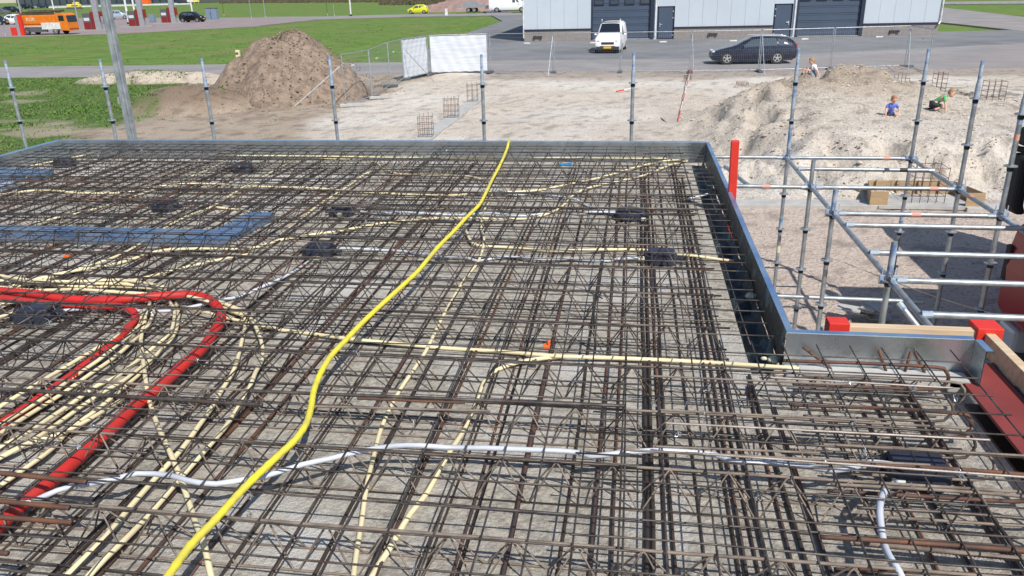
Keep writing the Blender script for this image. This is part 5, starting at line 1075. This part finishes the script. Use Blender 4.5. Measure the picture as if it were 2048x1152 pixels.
    # shirt: torso plus short sleeves; shorts; boots
    def cloth(nm, js, es, m):
        me = skin_mesh(nm, js, es, m, t); oo = bpy.data.objects.new(nm, me); COL.objects.link(oo); oo.parent = t
    cloth('shirt', {'waist': (P['waist'].lerp(P['pelvis'], .5), .088), 'mid': (P['waist'], .086), 'chest': (P['chest'], .097), 'top': (P['chest'].lerp(P['neck'], .7), .06)}, [('waist', 'mid'), ('mid', 'chest'), ('chest', 'top')], M[shirt])
    cloth('sleeves', {'chest': (P['chest'].lerp(P['neck'], .15), .08), 'shL': (P['shL'], .052), 'aL': (P['shL'].lerp(P['elL'], .6), .04), 'shR': (P['shR'], .052), 'aR': (P['shR'].lerp(P['elR'], .6), .04)}, [('chest', 'shL'), ('shL', 'aL'), ('chest', 'shR'), ('shR', 'aR')], M[sleeve])
    cloth('shorts', {'pelvis': (P['pelvis'], .098), 'hL': (P['hipL'], .072), 'kL': (P['hipL'].lerp(P['kneeL'], .75), .055), 'hR': (P['hipR'], .072), 'kR': (P['hipR'].lerp(P['kneeR'], .75), .055)}, [('pelvis', 'hL'), ('hL', 'kL'), ('pelvis', 'hR'), ('hR', 'kR')], M[trous])
    for sd in 'LR':
        up_ = .35 if boots else .85
        cloth('boot', {'k': (P['knee' + sd].lerp(P['ank' + sd], up_), .04), 'a': (P['ank' + sd], .036), 't': (P['toe' + sd] + (P['toe' + sd] - P['ank' + sd]) * .2, .034)}, [('k', 'a'), ('a', 't')], M[shoes])
    return t
# child 1: sitting side on, facing left (-x), knees up, leaning back on one arm
J1 = dict(pelvis=(.10, 0, .10), waist=(.10, 0, .22), chest=(.045, 0, .38), neck=(-.0, 0, .50), head=(-.035, 0, .60), face=(-1, -.15, -.35), hipL=(.06, -.08, .10), hipR=(.06, .08, .10), kneeL=(-.17, -.10, .36), kneeR=(-.24, .10, .34), ankL=(-.24, -.1, .05), ankR=(-.33, .1, .04), toeL=(-.34, -.11, .02), toeR=(-.43, .1, .02), shL=(.06, -.13, .42), shR=(.03, .13, .42), elL=(.17, -.19, .24), elR=(-.08, .18, .30), wrL=(.22, -.2, .06), wrR=(-.18, .12, .36), haL=(.24, -.2, .01), haR=(-.23, .1, .36))
def ground(px, py):
    z = .8
    for _ in range(14): p = at(px, py, z); z = z * .5 + .5 * hgt(p.x, p.y)
    p = at(px, py, z); return Vector((p.x, p.y, hgt(p.x, p.y)))
p = ground(1622, 158); child(p + Vector((0, 0, .0)), 0, J1, 'child in grey vest and dark boots sitting side on atop the gravel mound', 'hairb', 'tgrey', 'twhite', 'jeans', True, 'dark', 1.32)
# child 2: kneeling in a hollow, blue polo shirt, digging to the left
J2 = dict(pelvis=(0, .06, .12), waist=(0, .03, .24), chest=(-.01, -.03, .40), neck=(-.01, -.07, .52), head=(0, -.10, .62), face=(.25, -1, -.35), hipL=(-.08, .05, .12), hipR=(.08, .05, .12), kneeL=(-.13, -.2, .08), kneeR=(.14, -.2, .08), ankL=(-.12, .12, .04), ankR=(.13, .12, .04), toeL=(-.12, .2, .03), toeR=(.13, .2, .03), shL=(-.14, -.02, .44), shR=(.13, -.03, .44), elL=(-.19, -.12, .27), elR=(.22, -.10, .28), wrL=(-.22, -.28, .14), wrR=(.14, -.25, .22), haL=(-.24, -.33, .1), haR=(.09, -.29, .2))
p = ground(1783, 234); child(p + Vector((0, .1, -.08)), 0, J2, 'child in a blue polo shirt kneeling in the sand with head bowed', 'hairr', 'tblue', 'tblue', 'dark', False, 'dark', .85)
# child 3: bending forward on hands, green shirt, facing right
J3 = dict(pelvis=(-.18, .08, .20), waist=(-.10, .06, .28), chest=(.03, .0, .38), neck=(.13, -.03, .45), head=(.21, -.05, .52), face=(1, -.45, -.25), hipL=(-.18, -.02, .18), hipR=(-.18, .16, .18), kneeL=(.06, -.06, .14), kneeR=(.08, .22, .14), ankL=(-.2, -.1, .04), ankR=(-.18, .22, .04), toeL=(-.3, -.1, .03), toeR=(-.28, .22, .03), shL=(.04, -.12, .37), shR=(.08, .12, .40), elL=(.07, -.22, .18), elR=(.18, .14, .2), wrL=(.08, -.3, .0), wrR=(.2, .14, .03), haL=(.09, -.33, -.05), haR=(.21, .13, -.01))
p = ground(1880, 222); child(p, -.1, J3, 'child in a green shirt leaning forward on both hands over the sand bank', 'hairb', 'tgreen', 'tgreen', 'dark', False, 'dark', .93)
